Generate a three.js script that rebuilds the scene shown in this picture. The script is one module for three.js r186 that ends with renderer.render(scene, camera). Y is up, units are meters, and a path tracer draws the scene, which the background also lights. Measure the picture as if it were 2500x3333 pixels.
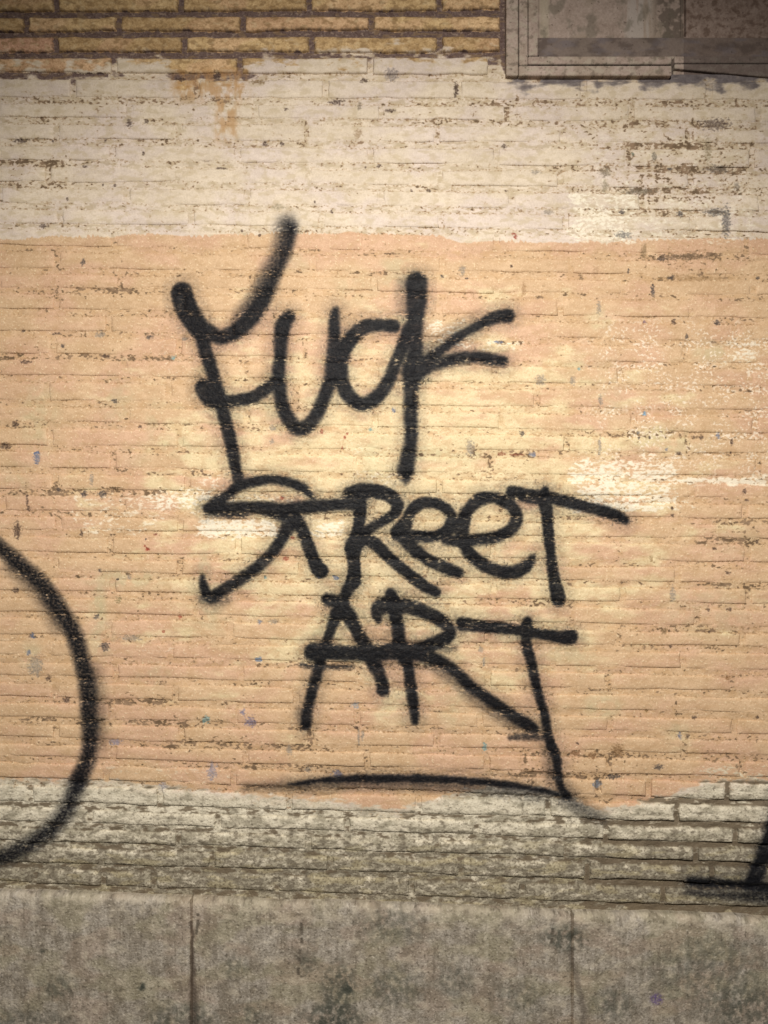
import * as THREE from 'three';
import { mergeGeometries } from 'three/addons/utils/BufferGeometryUtils.js';
import { RoundedBoxGeometry } from 'three/addons/geometries/RoundedBoxGeometry.js';

// ---------------------------------------------------------------- camera, sky, lamp light, exposure
// The wall is described in photograph pixels (2500 x 3333); S metres each on the wall's face, z = 0.
const S = 0.000712, EYE = 1.5, DIST = 1.9;
const scene = new THREE.Scene();
const camera = new THREE.PerspectiveCamera(2 * Math.atan(1666.5 * S / DIST) * 180 / Math.PI, 768 / 1024, 0.05, 80);
camera.position.set(0, EYE, DIST);
camera.lookAt(0, EYE, 0);
scene.add(camera);
const renderer = new THREE.WebGLRenderer({ antialias: true });
renderer.toneMapping = THREE.LinearToneMapping;
renderer.toneMappingExposure = 1;
renderer.shadowMap.enabled = true;
{ // night sky over a lit town: nearly dark, a little warm towards the horizon
  const W = 64, H = 32, d = new Float32Array(W * H * 4);
  for (let j = 0; j < H; j++) for (let i = 0; i < W; i++) {
    const e = Math.max(0, (j + 0.5) / H * 2 - 1), k = (j * W + i) * 4, w = Math.exp(-e * 3);
    d[k] = 0.026 + 0.026 * w; d[k + 1] = 0.025 + 0.020 * w; d[k + 2] = 0.028 + 0.013 * w; d[k + 3] = 1;
  }
  const t = new THREE.DataTexture(d, W, H, THREE.RGBAFormat, THREE.FloatType);
  t.mapping = THREE.EquirectangularReflectionMapping; t.magFilter = THREE.LinearFilter; t.needsUpdate = true;
  scene.background = t; scene.environment = t;
}
const LAMP = { at: [0.06, 2.55, 2.25], aim: [0.02, 0.84, 0], intensity: 31, angle: 0.90, color: [1, 0.955, 0.89] };

// ---------------------------------------------------------------- helpers
let seed = 12345;
const rnd = () => { seed = (seed * 1664525 + 1013904223) >>> 0; return seed / 4294967296; };
const perm = new Uint8Array(512), val = new Float32Array(256);
for (let i = 0; i < 256; i++) { perm[i] = i; val[i] = rnd(); }
for (let i = 255; i > 0; i--) { const j = Math.floor(rnd() * (i + 1)); const t = perm[i]; perm[i] = perm[j]; perm[j] = t; }
for (let i = 0; i < 256; i++) perm[256 + i] = perm[i];
function vn(x, y) {
  const xf = Math.floor(x), yf = Math.floor(y), fx = x - xf, fy = y - yf;
  const u = fx * fx * (3 - 2 * fx), v = fy * fy * (3 - 2 * fy), a = xf & 255, b = yf & 255, a1 = (a + 1) & 255, b1 = (b + 1) & 255;
  const p = perm[a], q = perm[a1];
  const v00 = val[perm[p + b]], v10 = val[perm[q + b]], v01 = val[perm[p + b1]], v11 = val[perm[q + b1]];
  return (v00 * (1 - u) + v10 * u) * (1 - v) + (v01 * (1 - u) + v11 * u) * v;
}
const gx = new Float32Array(256), gy = new Float32Array(256);
for (let i = 0; i < 256; i++) { const a = rnd() * Math.PI * 2; gx[i] = Math.cos(a); gy[i] = Math.sin(a); }
function gn(x, y) { // gradient noise, about 0 to 1
  const xf = Math.floor(x), yf = Math.floor(y), fx = x - xf, fy = y - yf, u = fx * fx * fx * (fx * (fx * 6 - 15) + 10), v = fy * fy * fy * (fy * (fy * 6 - 15) + 10);
  const a = xf & 255, b = yf & 255, b1 = (b + 1) & 255, p = perm[a], q = perm[(a + 1) & 255];
  const h00 = perm[p + b], h10 = perm[q + b], h01 = perm[p + b1], h11 = perm[q + b1];
  const v00 = gx[h00] * fx + gy[h00] * fy, v10 = gx[h10] * (fx - 1) + gy[h10] * fy, v01 = gx[h01] * fx + gy[h01] * (fy - 1), v11 = gx[h11] * (fx - 1) + gy[h11] * (fy - 1);
  const s0 = v00 + (v10 - v00) * u, s1 = v01 + (v11 - v01) * u;
  return 0.5 + 0.8 * (s0 + (s1 - s0) * v);
}
function fbm(x, y, o) { // each octave turned against the last
  let s = 0, a = 0.5, n = 0;
  for (let i = 0; i < o; i++) { s += a * gn(x, y); n += a; a *= 0.55; const t = x * 1.72 - y * 1.08 + 17.3; y = x * 1.08 + y * 1.72 + 41.7; x = t; }
  return s / n;
}
const sm = (a, b, x) => { const t = Math.min(1, Math.max(0, (x - a) / (b - a))); return t * t * (3 - 2 * t); };
const lerp = (a, b, t) => a + (b - a) * t;
function table(t, x) { // piecewise linear [x, y] pairs
  if (x <= t[0][0]) return t[0][1];
  for (let i = 1; i < t.length; i++) if (x <= t[i][0]) return lerp(t[i - 1][1], t[i][1], (x - t[i - 1][0]) / (t[i][0] - t[i - 1][0]));
  return t[t.length - 1][1];
}
const X = (px) => (px - 1250) * S, Y = (py) => EYE + (1666.5 - py) * S;
const names = {};
const numbered = (n) => { const k = names[n] = (names[n] ?? -1) + 1; return k ? n + '_' + String(k).padStart(3, '0') : n; };
function tag(o, label, category, group, kind) {
  o.userData.label = label; if (category) o.userData.category = category;
  if (group) o.userData.group = group; if (kind) o.userData.kind = kind;
  return o;
}
function thing(name, label, category, group) { const g = new THREE.Group(); g.name = numbered(name); scene.add(g); return tag(g, label, category, group); }
function add(parent, name, geo, mat) {
  const m = new THREE.Mesh(geo, mat); m.name = name; m.castShadow = m.receiveShadow = true; parent.add(m); return m;
}
function geom(pos, uv, idx) {
  const g = new THREE.BufferGeometry();
  g.setAttribute('position', new THREE.Float32BufferAttribute(pos, 3));
  g.setAttribute('uv', new THREE.Float32BufferAttribute(uv, 2));
  g.setIndex(idx); g.computeVertexNormals(); return g;
}

// ---------------------------------------------------------------- the bond: course lines and head joints, in photograph pixels
const LEFT = [43, 108, 175, 244, 323, 389, 461, 529, 599, 667, 735, 807, 880, 943, 1013, 1086, 1160, 1230, 1312, 1380, 1457, 1530, 1601, 1669, 1733, 1805, 1868, 1933, 2000, 2075, 2145, 2208, 2276, 2346, 2410, 2472, 2543, 2619, 2683, 2745, 2815, 2882];
const RIGHT = [38, 106, 176, 255, 337, 407, 476, 554, 622, 696, 764, 838, 906, 972, 1047, 1120, 1192, 1267, 1346, 1420, 1488, 1563, 1631, 1698, 1764, 1841, 1909, 1976, 2052, 2118, 2192, 2262, 2335, 2400, 2470, 2542, 2617, 2692, 2759, 2820, 2890, 2963];
const UP = 12; // courses above the frame
for (let i = 0; i < UP; i++) { LEFT.unshift(LEFT[0] - 70); RIGHT.unshift(RIGHT[0] - 70); }
const NL = LEFT.length; // lines 0..NL-1; course r lies between line r-1 and line r
const lineY = (i, px) => LEFT[i] + (RIGHT[i] - LEFT[i]) * px / 2500 + 5 * (vn(px / 260, i * 3.71) - 0.5);
const halfJoint = (i, px) => 10.5 * (0.78 + 0.44 * vn(px / 120, i * 5.3 + 80));
const edgeWob = (r) => (r < UP + 5 ? 5.5 : r > UP + 35 ? 5 : 3);
const topEdge = (r, px) => lineY(r - 1, px) + halfJoint(r - 1, px) + edgeWob(r) * ((vn(px / 17, r * 9.1) - 0.5) + 0.8 * (vn(px / 60, r * 2.3) - 0.5));
const botEdge = (r, px) => lineY(r, px) - (r === NL - 1 ? 8 : halfJoint(r, px)) + edgeWob(r) * ((vn(px / 17, r * 9.1 + 4.5) - 0.5) + 0.8 * (vn(px / 60, r * 2.3 + 7) - 0.5));
const HEADS = {}; // measured head joints, by course
HEADS[UP + 0] = [-230, 181, 587, 1005, 1431]; HEADS[UP + 1] = [83, 384, 791, 1209]; HEADS[UP + 2] = [-232, 178, 599, 1013, 1431];
HEADS[UP + 3] = [-40, 369, 780, 1205]; HEADS[UP + 4] = [-190, 235, 640, 1060, 1492, 1900, 2310];
HEADS[UP + 36] = [-60, 345, 760, 1180, 1590, 1950, 2113, 2370]; HEADS[UP + 37] = [98, 519, 941, 1362, 1784, 2205];
HEADS[UP + 38] = [-130, 290, 708, 1130, 1550, 1975, 2398]; HEADS[UP + 39] = [160, 580, 1003, 1424, 1846, 2267];
HEADS[UP + 40] = [-20, 330, 690, 1075, 1500, 1913, 2320]; HEADS[UP + 41] = [110, 335, 500, 900, 1340, 1700, 2160];
const X0 = -2400, X1 = 4900;
for (let r = 1; r < NL; r++) {
  const h = HEADS[r] ? HEADS[r].slice() : [], off = (r % 2 ? 385 : 185);
  if (!h.length) h.push(off + (rnd() - 0.5) * 70);
  while (h[0] > X0 - 500) h.unshift(h[0] - 413 + (rnd() - 0.5) * 46);
  while (h[h.length - 1] < X1 + 500) h.push(h[h.length - 1] + 413 + (rnd() - 0.5) * 46);
  HEADS[r] = h;
}
const headHalf = 8.5;
const headX = (r, k, py) => HEADS[r][k] + 5 * (vn(py / 16, r * 3.3 + k * 7.7) - 0.5);
const WIN = { x0: 1636, x1: 3050, y1: 246 }; // opening of the stone window surround
const yTaper = [[-900, 8.5], [170, 8.5], [330, 3.0], [760, 2.3], [2450, 2.6], [2600, 4.5], [2980, 5.0]];
const jointDepth = (px, py) => { // millimetres
  let d = table(yTaper, py);
  d += 3.2 * sm(1750, 2150, px) * sm(2500, 2620, py) + 2.0 * sm(1950, 2200, px) * sm(330, 450, py) * (1 - sm(740, 800, py));
  const fill = sm(250, 420, py) * (1 - 0.5 * sm(2560, 2640, py)), v = fbm(px / 190 + 3, py / 46, 3); // paint fills the joints here and there
  return d * (0.7 + 0.6 * fbm(px / 40, py / 22, 2)) * lerp(1, 0.14 + 1.2 * sm(0.40, 0.60, v + 0.02 + 0.07 * sm(900, 2200, py) - 0.05 * sm(1500, 2500, px)), fill);
};
const bricks = [];
for (let r = 1; r < NL; r++) {
  const h = HEADS[r];
  for (let k = 0; k + 1 < h.length; k++) {
    const b = { r, k, xl: h[k] + headHalf, xr: h[k + 1] - headHalf, dz: (rnd() - 0.5) * 2.2, tx: (rnd() - 0.5) * 1.6, ty: (rnd() - 0.5) * 1.4, tone: rnd(), hue: rnd() };
    const ym = (lineY(r - 1, (b.xl + b.xr) / 2) + lineY(r, (b.xl + b.xr) / 2)) / 2; b.ym = ym;
    if (b.xr < X0 || b.xl > X1) continue;
    if (ym < WIN.y1) { // courses stop at the window surround
      if (b.xl > WIN.x0 - 30 && b.xr < WIN.x1 + 30) continue;
      if (b.xl < WIN.x0 && b.xr > WIN.x0 - 10) b.xr = WIN.x0 - 8;
      else if (b.xl < WIN.x1 && b.xr > WIN.x1) b.xl = WIN.x1 + 8;
      if (b.xr - b.xl < 40) continue;
    }
    b.visible = b.xr > 0 && b.xl < 2500 && botEdge(r, (b.xl + b.xr) / 2) > 0;
    bricks.push(b);
  }
}
const byRow = []; for (const b of bricks) (byRow[b.r] ??= []).push(b);
const bl = (b, py) => b.xl + 5 * (vn(py / 16, b.r * 3.3 + b.k * 7.7) - 0.5), br = (b, py) => b.xr + 5 * (vn(py / 16, b.r * 3.3 + b.k * 7.7 + 7.7) - 0.5);
function frontZ(b, px, py, d) { // millimetres, d = pixels from the brick's edge
  const worn = sm(150, 420, py), rw = lerp(8, 13, worn), q = Math.max(0, 1 - d / rw), jd = table(yTaper, py) + 1.2;
  const u = (px - b.xl) / (b.xr - b.xl) - 0.5, v = (py - b.ym) / 60;
  return b.dz * lerp(1, 0.55, worn) + b.tx * u + b.ty * v + 1.6 * (fbm(px / 75, py / 40, 2) - 0.5) - (1 - Math.sqrt(Math.max(0, 1 - q * q))) * jd;
}
let lastRow = 20;
function rowAt(px, py) { let r = lastRow; while (r < NL - 1 && py >= lineY(r, px)) r++; while (r > 1 && py < lineY(r - 1, px)) r--; lastRow = r; return py < lineY(NL - 1, px) && py > lineY(0, px) ? r : -1; }
function surfaceZ(px, py) { // millimetres: the front of the brick or of the joint there
  let z = -jointDepth(px, py); const r = rowAt(px, py);
  if (r > 0) for (const b of byRow[r] ?? []) if (px > b.xl - 4 && px < b.xr + 4) {
    const d = Math.min(py - topEdge(r, px), botEdge(r, px) - py, px - bl(b, py), br(b, py) - px);
    if (d > 0) z = Math.max(z, frontZ(b, px, py, d));
  }
  return z;
}

// ---------------------------------------------------------------- sprayed strokes: [x, y, radius] in photograph pixels
const STROKES = [];
function st(id, pts, o = {}) { STROKES.push({ id, pts, soft: o.soft ?? 8, op: o.op ?? 1 }); }
// first word: letters 1-4
st(1, [[592, 952, 33], [606, 1000, 36], [639, 1056, 32], [657, 1092, 22], [672, 1150, 20], [694, 1222, 20], [718, 1308, 20], [732, 1363, 18], [750, 1435, 19], [765, 1507, 17], [776, 1556, 15]]);
st(1, [[639, 1060, 26], [675, 1081, 25], [719, 1096, 23], [766, 1078, 25], [816, 1034, 24], [856, 980, 20], [872, 950, 16]], { soft: 10 });
st(1, [[856, 980, 19], [885, 922, 15], [914, 861, 14], [936, 803, 12], [949, 752, 14], [950, 738, 12]], { soft: 13, op: 0.9 });
st(1, [[790, 1050, 26], [838, 975, 26], [872, 905, 24], [902, 840, 22], [928, 775, 22], [936, 735, 20]], { soft: 30, op: 0.8 });
st(1, [[932, 728, 26], [920, 745, 20]], { soft: 30, op: 0.4 });
st(1, [[667, 1262, 29], [685, 1296, 28], [714, 1308, 22], [765, 1305, 18], [822, 1294, 18], [866, 1265, 20], [902, 1240, 18]]);
st(2, [[939, 1034, 22], [921, 1063, 24], [914, 1132, 20], [907, 1222, 20], [909, 1240, 20], [917, 1308, 20], [935, 1355, 22], [967, 1393, 24], [1000, 1384, 22], [1029, 1348, 20], [1058, 1290, 21], [1079, 1229, 23], [1084, 1186, 24], [1088, 1114, 20], [1088, 1042, 17], [1091, 1010, 11]], { soft: 10 });
st(3, [[1283, 1062, 18], [1239, 1057, 20], [1192, 1063, 22], [1153, 1090, 22], [1120, 1137, 24], [1106, 1187, 24], [1113, 1245, 23], [1141, 1296, 22], [1180, 1315, 21], [1229, 1289, 22], [1265, 1238, 20], [1286, 1184, 20], [1312, 1122, 19], [1330, 1071, 19]]);
st(4, [[1355, 922, 35], [1355, 985, 33], [1351, 1042, 28], [1351, 1093, 23], [1351, 1147, 25], [1344, 1202, 33], [1341, 1238, 27], [1337, 1310, 20], [1337, 1419, 21], [1328, 1490, 22], [1321, 1530, 27], [1321, 1568, 7]], { soft: 11 });
st(4, [[1652, 1028, 23], [1619, 1032, 20], [1572, 1050, 14], [1529, 1075, 13], [1474, 1108, 13], [1431, 1144, 14], [1388, 1180, 22], [1359, 1202, 30]]);
st(4, [[1560, 1050, 20], [1500, 1080, 26], [1440, 1115, 30], [1400, 1130, 30]], { soft: 32, op: 0.28 });
st(4, [[1637, 1176, 16], [1601, 1169, 18], [1554, 1162, 18], [1500, 1165, 18], [1453, 1176, 18], [1402, 1187, 22], [1359, 1204, 32]], { soft: 11 });
st(4, [[1322, 930, 30], [1316, 1010, 24]], { soft: 26, op: 0.22 });
// second word: letters 5-10
st(5, [[1018, 1619, 8], [991, 1592, 15], [954, 1574, 16], [911, 1563, 15], [868, 1561, 15], [824, 1569, 16], [781, 1581, 17], [745, 1607, 16], [716, 1628, 20], [687, 1650, 17], [676, 1654, 14]]);
st(5, [[683, 1655, 15], [727, 1654, 16], [781, 1650, 18], [835, 1652, 20], [889, 1661, 24], [925, 1672, 26], [950, 1692, 24], [933, 1726, 21], [911, 1762, 18], [882, 1802, 17], [846, 1838, 18], [803, 1871, 18], [759, 1900, 18], [719, 1925, 18], [687, 1945, 21], [669, 1925, 16], [660, 1896, 12], [658, 1878, 7]], { soft: 9 });
st(5, [[676, 1672, 6], [740, 1677, 8], [800, 1676, 6]], { soft: 7, op: 0.8 });
st(5, [[655, 1950, 10], [700, 1958, 10], [735, 1950, 8]], { soft: 16, op: 0.5 });
st(6, [[925, 1664, 22], [962, 1655, 20], [1016, 1647, 20], [1070, 1645, 18], [1124, 1640, 18], [1160, 1642, 19]]);
st(6, [[958, 1685, 22], [983, 1726, 20], [1001, 1769, 20], [1016, 1813, 18], [1030, 1842, 22], [1044, 1858, 25]], { soft: 6 });
st(7, [[1139, 1606, 20], [1174, 1598, 22], [1217, 1600, 22], [1260, 1610, 20], [1291, 1634, 18], [1292, 1659, 17], [1268, 1685, 15], [1231, 1706, 15], [1195, 1728, 17], [1176, 1742, 17]], { soft: 6 });
st(7, [[1174, 1612, 18], [1172, 1667, 17], [1168, 1714, 17], [1163, 1757, 29], [1148, 1786, 26], [1152, 1829, 18], [1154, 1866, 20], [1151, 1892, 22]], { soft: 5 });
st(7, [[1174, 1750, 20], [1210, 1763, 20], [1246, 1793, 18], [1289, 1833, 18], [1336, 1873, 18], [1380, 1905, 19], [1420, 1927, 16]], { soft: 6 });
st(8, [[1289, 1732, 20], [1312, 1715, 25], [1324, 1690, 18], [1340, 1663, 17], [1369, 1641, 17], [1405, 1636, 17], [1441, 1648, 17], [1465, 1674, 17], [1470, 1703, 20], [1452, 1732, 18], [1416, 1745, 16], [1373, 1747, 17], [1326, 1746, 20], [1297, 1735, 22]], { soft: 6 });
st(8, [[1318, 1753, 20], [1347, 1786, 20], [1383, 1815, 19], [1427, 1837, 19], [1467, 1855, 18], [1492, 1864, 15]], { soft: 7 });
st(9, [[1452, 1757, 16], [1506, 1761, 17], [1552, 1756, 18], [1607, 1750, 18], [1654, 1731, 18], [1678, 1703, 19], [1679, 1670, 18], [1654, 1637, 18], [1607, 1620, 18], [1563, 1627, 20], [1527, 1656, 18], [1509, 1692, 20], [1503, 1731, 22], [1511, 1775, 17], [1538, 1811, 18], [1578, 1840, 20], [1625, 1858, 19], [1672, 1862, 20], [1708, 1847, 18], [1730, 1822, 12], [1738, 1806, 4]], { soft: 7 });
st(10, [[1664, 1601, 18], [1711, 1612, 22], [1762, 1619, 22], [1806, 1625, 17], [1860, 1637, 17], [1914, 1652, 17], [1968, 1666, 18], [2004, 1677, 18], [2038, 1693, 12]], { soft: 7 });
st(10, [[1773, 1598, 13], [1777, 1645, 20], [1784, 1717, 17], [1791, 1789, 16], [1798, 1844, 17], [1806, 1891, 18], [1814, 1927, 22], [1816, 1952, 21]], { soft: 6 });
// third word: letters 11-13
st(11, [[1148, 1896, 18], [1130, 1923, 18], [1116, 1956, 18], [1106, 1972, 20], [1094, 2003, 22], [1079, 2043, 14], [1065, 2086, 13], [1047, 2133, 18], [1036, 2180, 17], [1021, 2234, 17], [1007, 2285, 16], [998, 2332, 17], [996, 2361, 14]], { soft: 8 });
st(11, [[1065, 1951, 19], [1101, 1961, 20], [1115, 1978, 24], [1141, 2014, 22], [1162, 2054, 20], [1184, 2097, 20], [1209, 2144, 22], [1231, 2187, 20], [1246, 2227, 18], [1249, 2245, 20]], { soft: 8 });
st(11, [[1018, 2122, 28], [1065, 2122, 24], [1119, 2126, 24], [1173, 2126, 24], [1227, 2126, 22]], { soft: 8 });
st(11, [[980, 2165, 4], [1060, 2170, 5], [1150, 2170, 4]], { soft: 6, op: 0.75 });
st(11, [[985, 2320, 16], [990, 2350, 14]], { soft: 18, op: 0.5 });
st(12, [[1271, 1931, 14], [1274, 1958, 24], [1238, 1974, 24], [1227, 1999, 18], [1231, 2019, 9]], { soft: 7 });
st(12, [[1285, 1970, 25], [1292, 2025, 19], [1300, 2079, 19], [1311, 2126, 27], [1329, 2169, 18], [1336, 2224, 18], [1343, 2278, 16], [1350, 2321, 15], [1350, 2348, 11]], { soft: 8 });
st(12, [[1285, 1970, 24], [1336, 1978, 22], [1383, 1992, 20], [1426, 2014, 20], [1457, 2039, 18], [1464, 2061, 18], [1441, 2083, 22], [1390, 2104, 20], [1347, 2119, 24], [1282, 2119, 25], [1240, 2125, 22]], { soft: 7 });
st(12, [[1347, 2130, 20], [1401, 2140, 20], [1444, 2158, 18], [1484, 2187, 17], [1510, 2213, 17], [1565, 2258, 18], [1619, 2294, 18], [1673, 2332, 18], [1720, 2361, 18], [1744, 2374, 12]], { soft: 9 });
st(12, [[1400, 2160, 14], [1470, 2200, 16], [1540, 2258, 16], [1610, 2310, 16], [1680, 2352, 14]], { soft: 26, op: 0.5 });
st(12, [[1660, 2400, 4], [1720, 2398, 6], [1775, 2400, 4]], { soft: 6, op: 0.7 });
st(12, [[1430, 2105, 10], [1480, 2110, 6]], { soft: 12, op: 0.5 });
st(13, [[1507, 2032, 22], [1565, 2038, 19], [1637, 2045, 16], [1702, 2054, 18], [1764, 2065, 16], [1818, 2074, 19], [1857, 2074, 24]], { soft: 6 });
st(13, [[1716, 2021, 14], [1713, 2054, 20], [1713, 2094, 17], [1727, 2148, 16], [1742, 2213, 15], [1756, 2267, 14], [1771, 2322, 14], [1782, 2376, 14], [1792, 2419, 15], [1811, 2466, 13], [1818, 2521, 12], [1825, 2557, 12], [1845, 2595, 15]], { soft: 7 });
st(13, [[1830, 2570, 14], [1862, 2610, 18], [1910, 2640, 18], [1960, 2668, 12]], { soft: 30, op: 0.62 });
st(13, [[1790, 2440, 14], [1795, 2520, 16]], { soft: 24, op: 0.4 });
// swept line under the words: 14
st(14, [[940, 2553, 3], [1010, 2545, 6], [1070, 2538, 9], [1160, 2534, 11], [1250, 2534, 11], [1380, 2535, 11], [1514, 2541, 11], [1664, 2556, 10], [1770, 2574, 8], [1815, 2585, 5]], { soft: 7 });
st(14, [[800, 2566, 8], [900, 2562, 12], [1020, 2558, 14], [1150, 2552, 14], [1300, 2552, 14], [1500, 2562, 14], [1650, 2578, 16], [1760, 2592, 16]], { soft: 24, op: 0.5 });
// big arc: 15, and the corner mark: 16
st(15, [[-330, 1630, 18], [-200, 1672, 20], [-90, 1722, 21], [0, 1783, 22], [60, 1834, 22], [128, 1894, 23], [188, 1977, 25], [234, 2052, 25], [264, 2142, 23], [284, 2238, 24], [290, 2336, 24], [293, 2411, 22], [280, 2486, 22], [250, 2554, 22]], { soft: 15, op: 0.92 });
st(15, [[262, 2530, 18], [249, 2554, 20], [218, 2637, 24], [151, 2712, 24], [68, 2765, 24], [0, 2793, 24], [-110, 2802, 26], [-240, 2776, 24], [-330, 2730, 22]], { soft: 22, op: 0.88 });
st(15, [[300, 2180, 22], [318, 2300, 24], [318, 2420, 22]], { soft: 30, op: 0.4 });
st(15, [[30, 1850, 14], [120, 1930, 16], [190, 2040, 16]], { soft: 30, op: 0.45 });
st(16, [[2575, 2480, 22], [2548, 2580, 24], [2522, 2680, 25], [2494, 2765, 26], [2462, 2845, 25], [2450, 2872, 22]], { soft: 11 });
st(16, [[2248, 2872, 16], [2300, 2876, 18], [2343, 2877, 17], [2395, 2879, 13], [2440, 2882, 16], [2500, 2890, 16], [2600, 2898, 16]], { soft: 8 });
st(16, [[2240, 2903, 6], [2330, 2912, 8], [2420, 2916, 14], [2500, 2922, 18], [2580, 2926, 16]], { soft: 18, op: 0.8 });

// ---------------------------------------------------------------- paint, dirt and chips on the wall, as a function of the place on it
const MAIN = { x0: -450, x1: 2950, y0: -300, y1: 3010, w: 2048, h: 2048 };
// stroke cover and stroke owner on the main tile's grid
const GA = new Float32Array(MAIN.w * MAIN.h), GI = new Uint8Array(MAIN.w * MAIN.h), GS = new Float32Array(MAIN.w * MAIN.h).fill(1e3);
const tu = (px) => (px - MAIN.x0) / (MAIN.x1 - MAIN.x0) * MAIN.w - 0.5, tv = (py) => (MAIN.y1 - py) / (MAIN.y1 - MAIN.y0) * MAIN.h - 0.5;
const pu = (i) => MAIN.x0 + (i + 0.5) / MAIN.w * (MAIN.x1 - MAIN.x0), pv = (j) => MAIN.y1 - (j + 0.5) / MAIN.h * (MAIN.y1 - MAIN.y0);
for (const s of STROKES) {
  const P = s.pts, n = P.length, q = [];
  for (let i = 0; i + 1 < n; i++) {
    const a = P[Math.max(0, i - 1)], b = P[i], c = P[i + 1], d = P[Math.min(n - 1, i + 2)], m = Math.max(2, Math.ceil(Math.hypot(c[0] - b[0], c[1] - b[1]) / 9));
    for (let k = 0; k < m + (i + 2 === n ? 1 : 0); k++) {
      const t = k / m, e = [0, 1].map((j) => 0.5 * (2 * b[j] + (c[j] - a[j]) * t + (2 * a[j] - 5 * b[j] + 4 * c[j] - d[j]) * t * t + (3 * b[j] - a[j] - 3 * c[j] + d[j]) * t * t * t));
      q.push([e[0], e[1], lerp(b[2], c[2], t)]);
    }
  }
  const pad = s.soft + 55; let ax = 1e9, bx = -1e9, ay = 1e9, by = -1e9;
  for (const p of q) { ax = Math.min(ax, p[0] - pad); bx = Math.max(bx, p[0] + pad); ay = Math.min(ay, p[1] - pad); by = Math.max(by, p[1] + pad); }
  const i0 = Math.max(0, Math.floor(tu(ax))), i1 = Math.min(MAIN.w - 1, Math.ceil(tu(bx))), j0 = Math.max(0, Math.floor(tv(by))), j1 = Math.min(MAIN.h - 1, Math.ceil(tv(ay)));
  const W = i1 - i0 + 1, H = j1 - j0 + 1, sd = new Float32Array(W * H).fill(1e3);
  for (let k = 0; k + 1 < q.length; k++) {
    const [x0, y0, r0] = q[k], [x1, y1, r1] = q[k + 1], dx = x1 - x0, dy = y1 - y0, L = dx * dx + dy * dy || 1, R = Math.max(r0, r1) + pad - 20;
    const a0 = Math.max(i0, Math.floor(tu(Math.min(x0, x1) - R))), a1 = Math.min(i1, Math.ceil(tu(Math.max(x0, x1) + R)));
    const b0 = Math.max(j0, Math.floor(tv(Math.max(y0, y1) + R))), b1 = Math.min(j1, Math.ceil(tv(Math.min(y0, y1) - R)));
    for (let j = b0; j <= b1; j++) { const y = pv(j); for (let i = a0; i <= a1; i++) {
      const x = pu(i), t = Math.min(1, Math.max(0, ((x - x0) * dx + (y - y0) * dy) / L)), d = Math.hypot(x - x0 - dx * t, y - y0 - dy * t) - lerp(r0, r1, t), o = (j - j0) * W + i - i0;
      if (d < sd[o]) sd[o] = d;
    } }
  }
  for (let j = j0; j <= j1; j++) { const y = pv(j); for (let i = i0; i <= i1; i++) {
    const d0 = sd[(j - j0) * W + i - i0]; if (d0 > 60) continue;
    const x = pu(i), o = j * MAIN.w + i;
    const d = d0 - 2.5 + 7 * (fbm(x / 13, y / 8, 2) - 0.5) + 5 * (vn(x / 40, y / 40) - 0.5);
    let a = s.op * (1 - sm(-s.soft - 1.5, s.soft + 1.5, d));
    if (s.op === 1) a = Math.max(a * (0.86 + 0.26 * fbm(x / 50, y / 50, 2)), 0.22 * Math.max(0, 1 - d / 42) * (0.3 + 1.2 * vn(x / 5, y / 5)), 0.75 * sm(0.82, 0.95, vn(x / 4.2 + 7, y / 4.2)) * Math.max(0, 1 - d / 46) ** 1.5); // overspray and spatter
    else a *= 0.55 + 0.9 * fbm(x / 9, y / 7, 2);
    GA[o] = 1 - (1 - GA[o]) * (1 - Math.min(1, Math.max(0, a)));
    if (d0 < GS[o]) { GS[o] = d0; GI[o] = s.id; }
  } }
}

const yWhite = [[-2400, 215], [0, 205], [60, 216], [330, 218], [380, 190], [530, 192], [560, 245], [770, 258], [860, 182], [1250, 174], [1630, 180], [1650, 286], [2500, 292], [3040, 292], [3060, 200], [4900, 200]];
const yBeige = [[-2400, 775], [0, 776], [420, 768], [750, 762], [1250, 757], [1400, 762], [1500, 786], [1850, 792], [2100, 782], [2500, 776], [4900, 790]];
const yBeigeEnd = [[-2400, 2530], [0, 2538], [360, 2545], [520, 2560], [800, 2590], [1100, 2612], [1300, 2640], [1420, 2600], [1600, 2560], [1800, 2575], [1950, 2640], [2150, 2600], [2300, 2548], [2500, 2536], [4900, 2560]];
// patches: [x0, x1, y0, y1, amount] of white patches, [cx, cy, rx, ry, amount] of scrubbed greenish ghosts and of dirt
const WHITE = [[215, 540, 1605, 1725, .6], [480, 700, 1590, 1660, .95], [600, 960, 1600, 1640, .6], [640, 905, 1690, 1752, 1.25], [1000, 1140, 1694, 1750, .95], [1850, 2210, 1495, 1665, 1.0], [2170, 2520, 1553, 1578, 1.3], [1960, 2270, 1622, 1646, .95], [1130, 1320, 1520, 1640, .55], [1390, 1520, 1040, 1125, .75], [1400, 1740, 1108, 1142, .8], [640, 770, 1545, 1690, .6], [470, 640, 1090, 1260, .3], [1080, 1330, 1400, 1500, .35], [290, 480, 1718, 1738, .8], [300, 380, 1690, 1790, .5], [2360, 2480, 1100, 1180, .8], [1840, 2080, 620, 795, .85], [2000, 2470, 580, 790, .6], [1900, 2450, 430, 600, .45], [1000, 1400, 2180, 2400, .22], [440, 640, 2030, 2180, .3], [1180, 1300, 1600, 1640, .4], [300, 800, 2480, 2560, .4], [2250, 2520, 2490, 2540, .7]];
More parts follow.
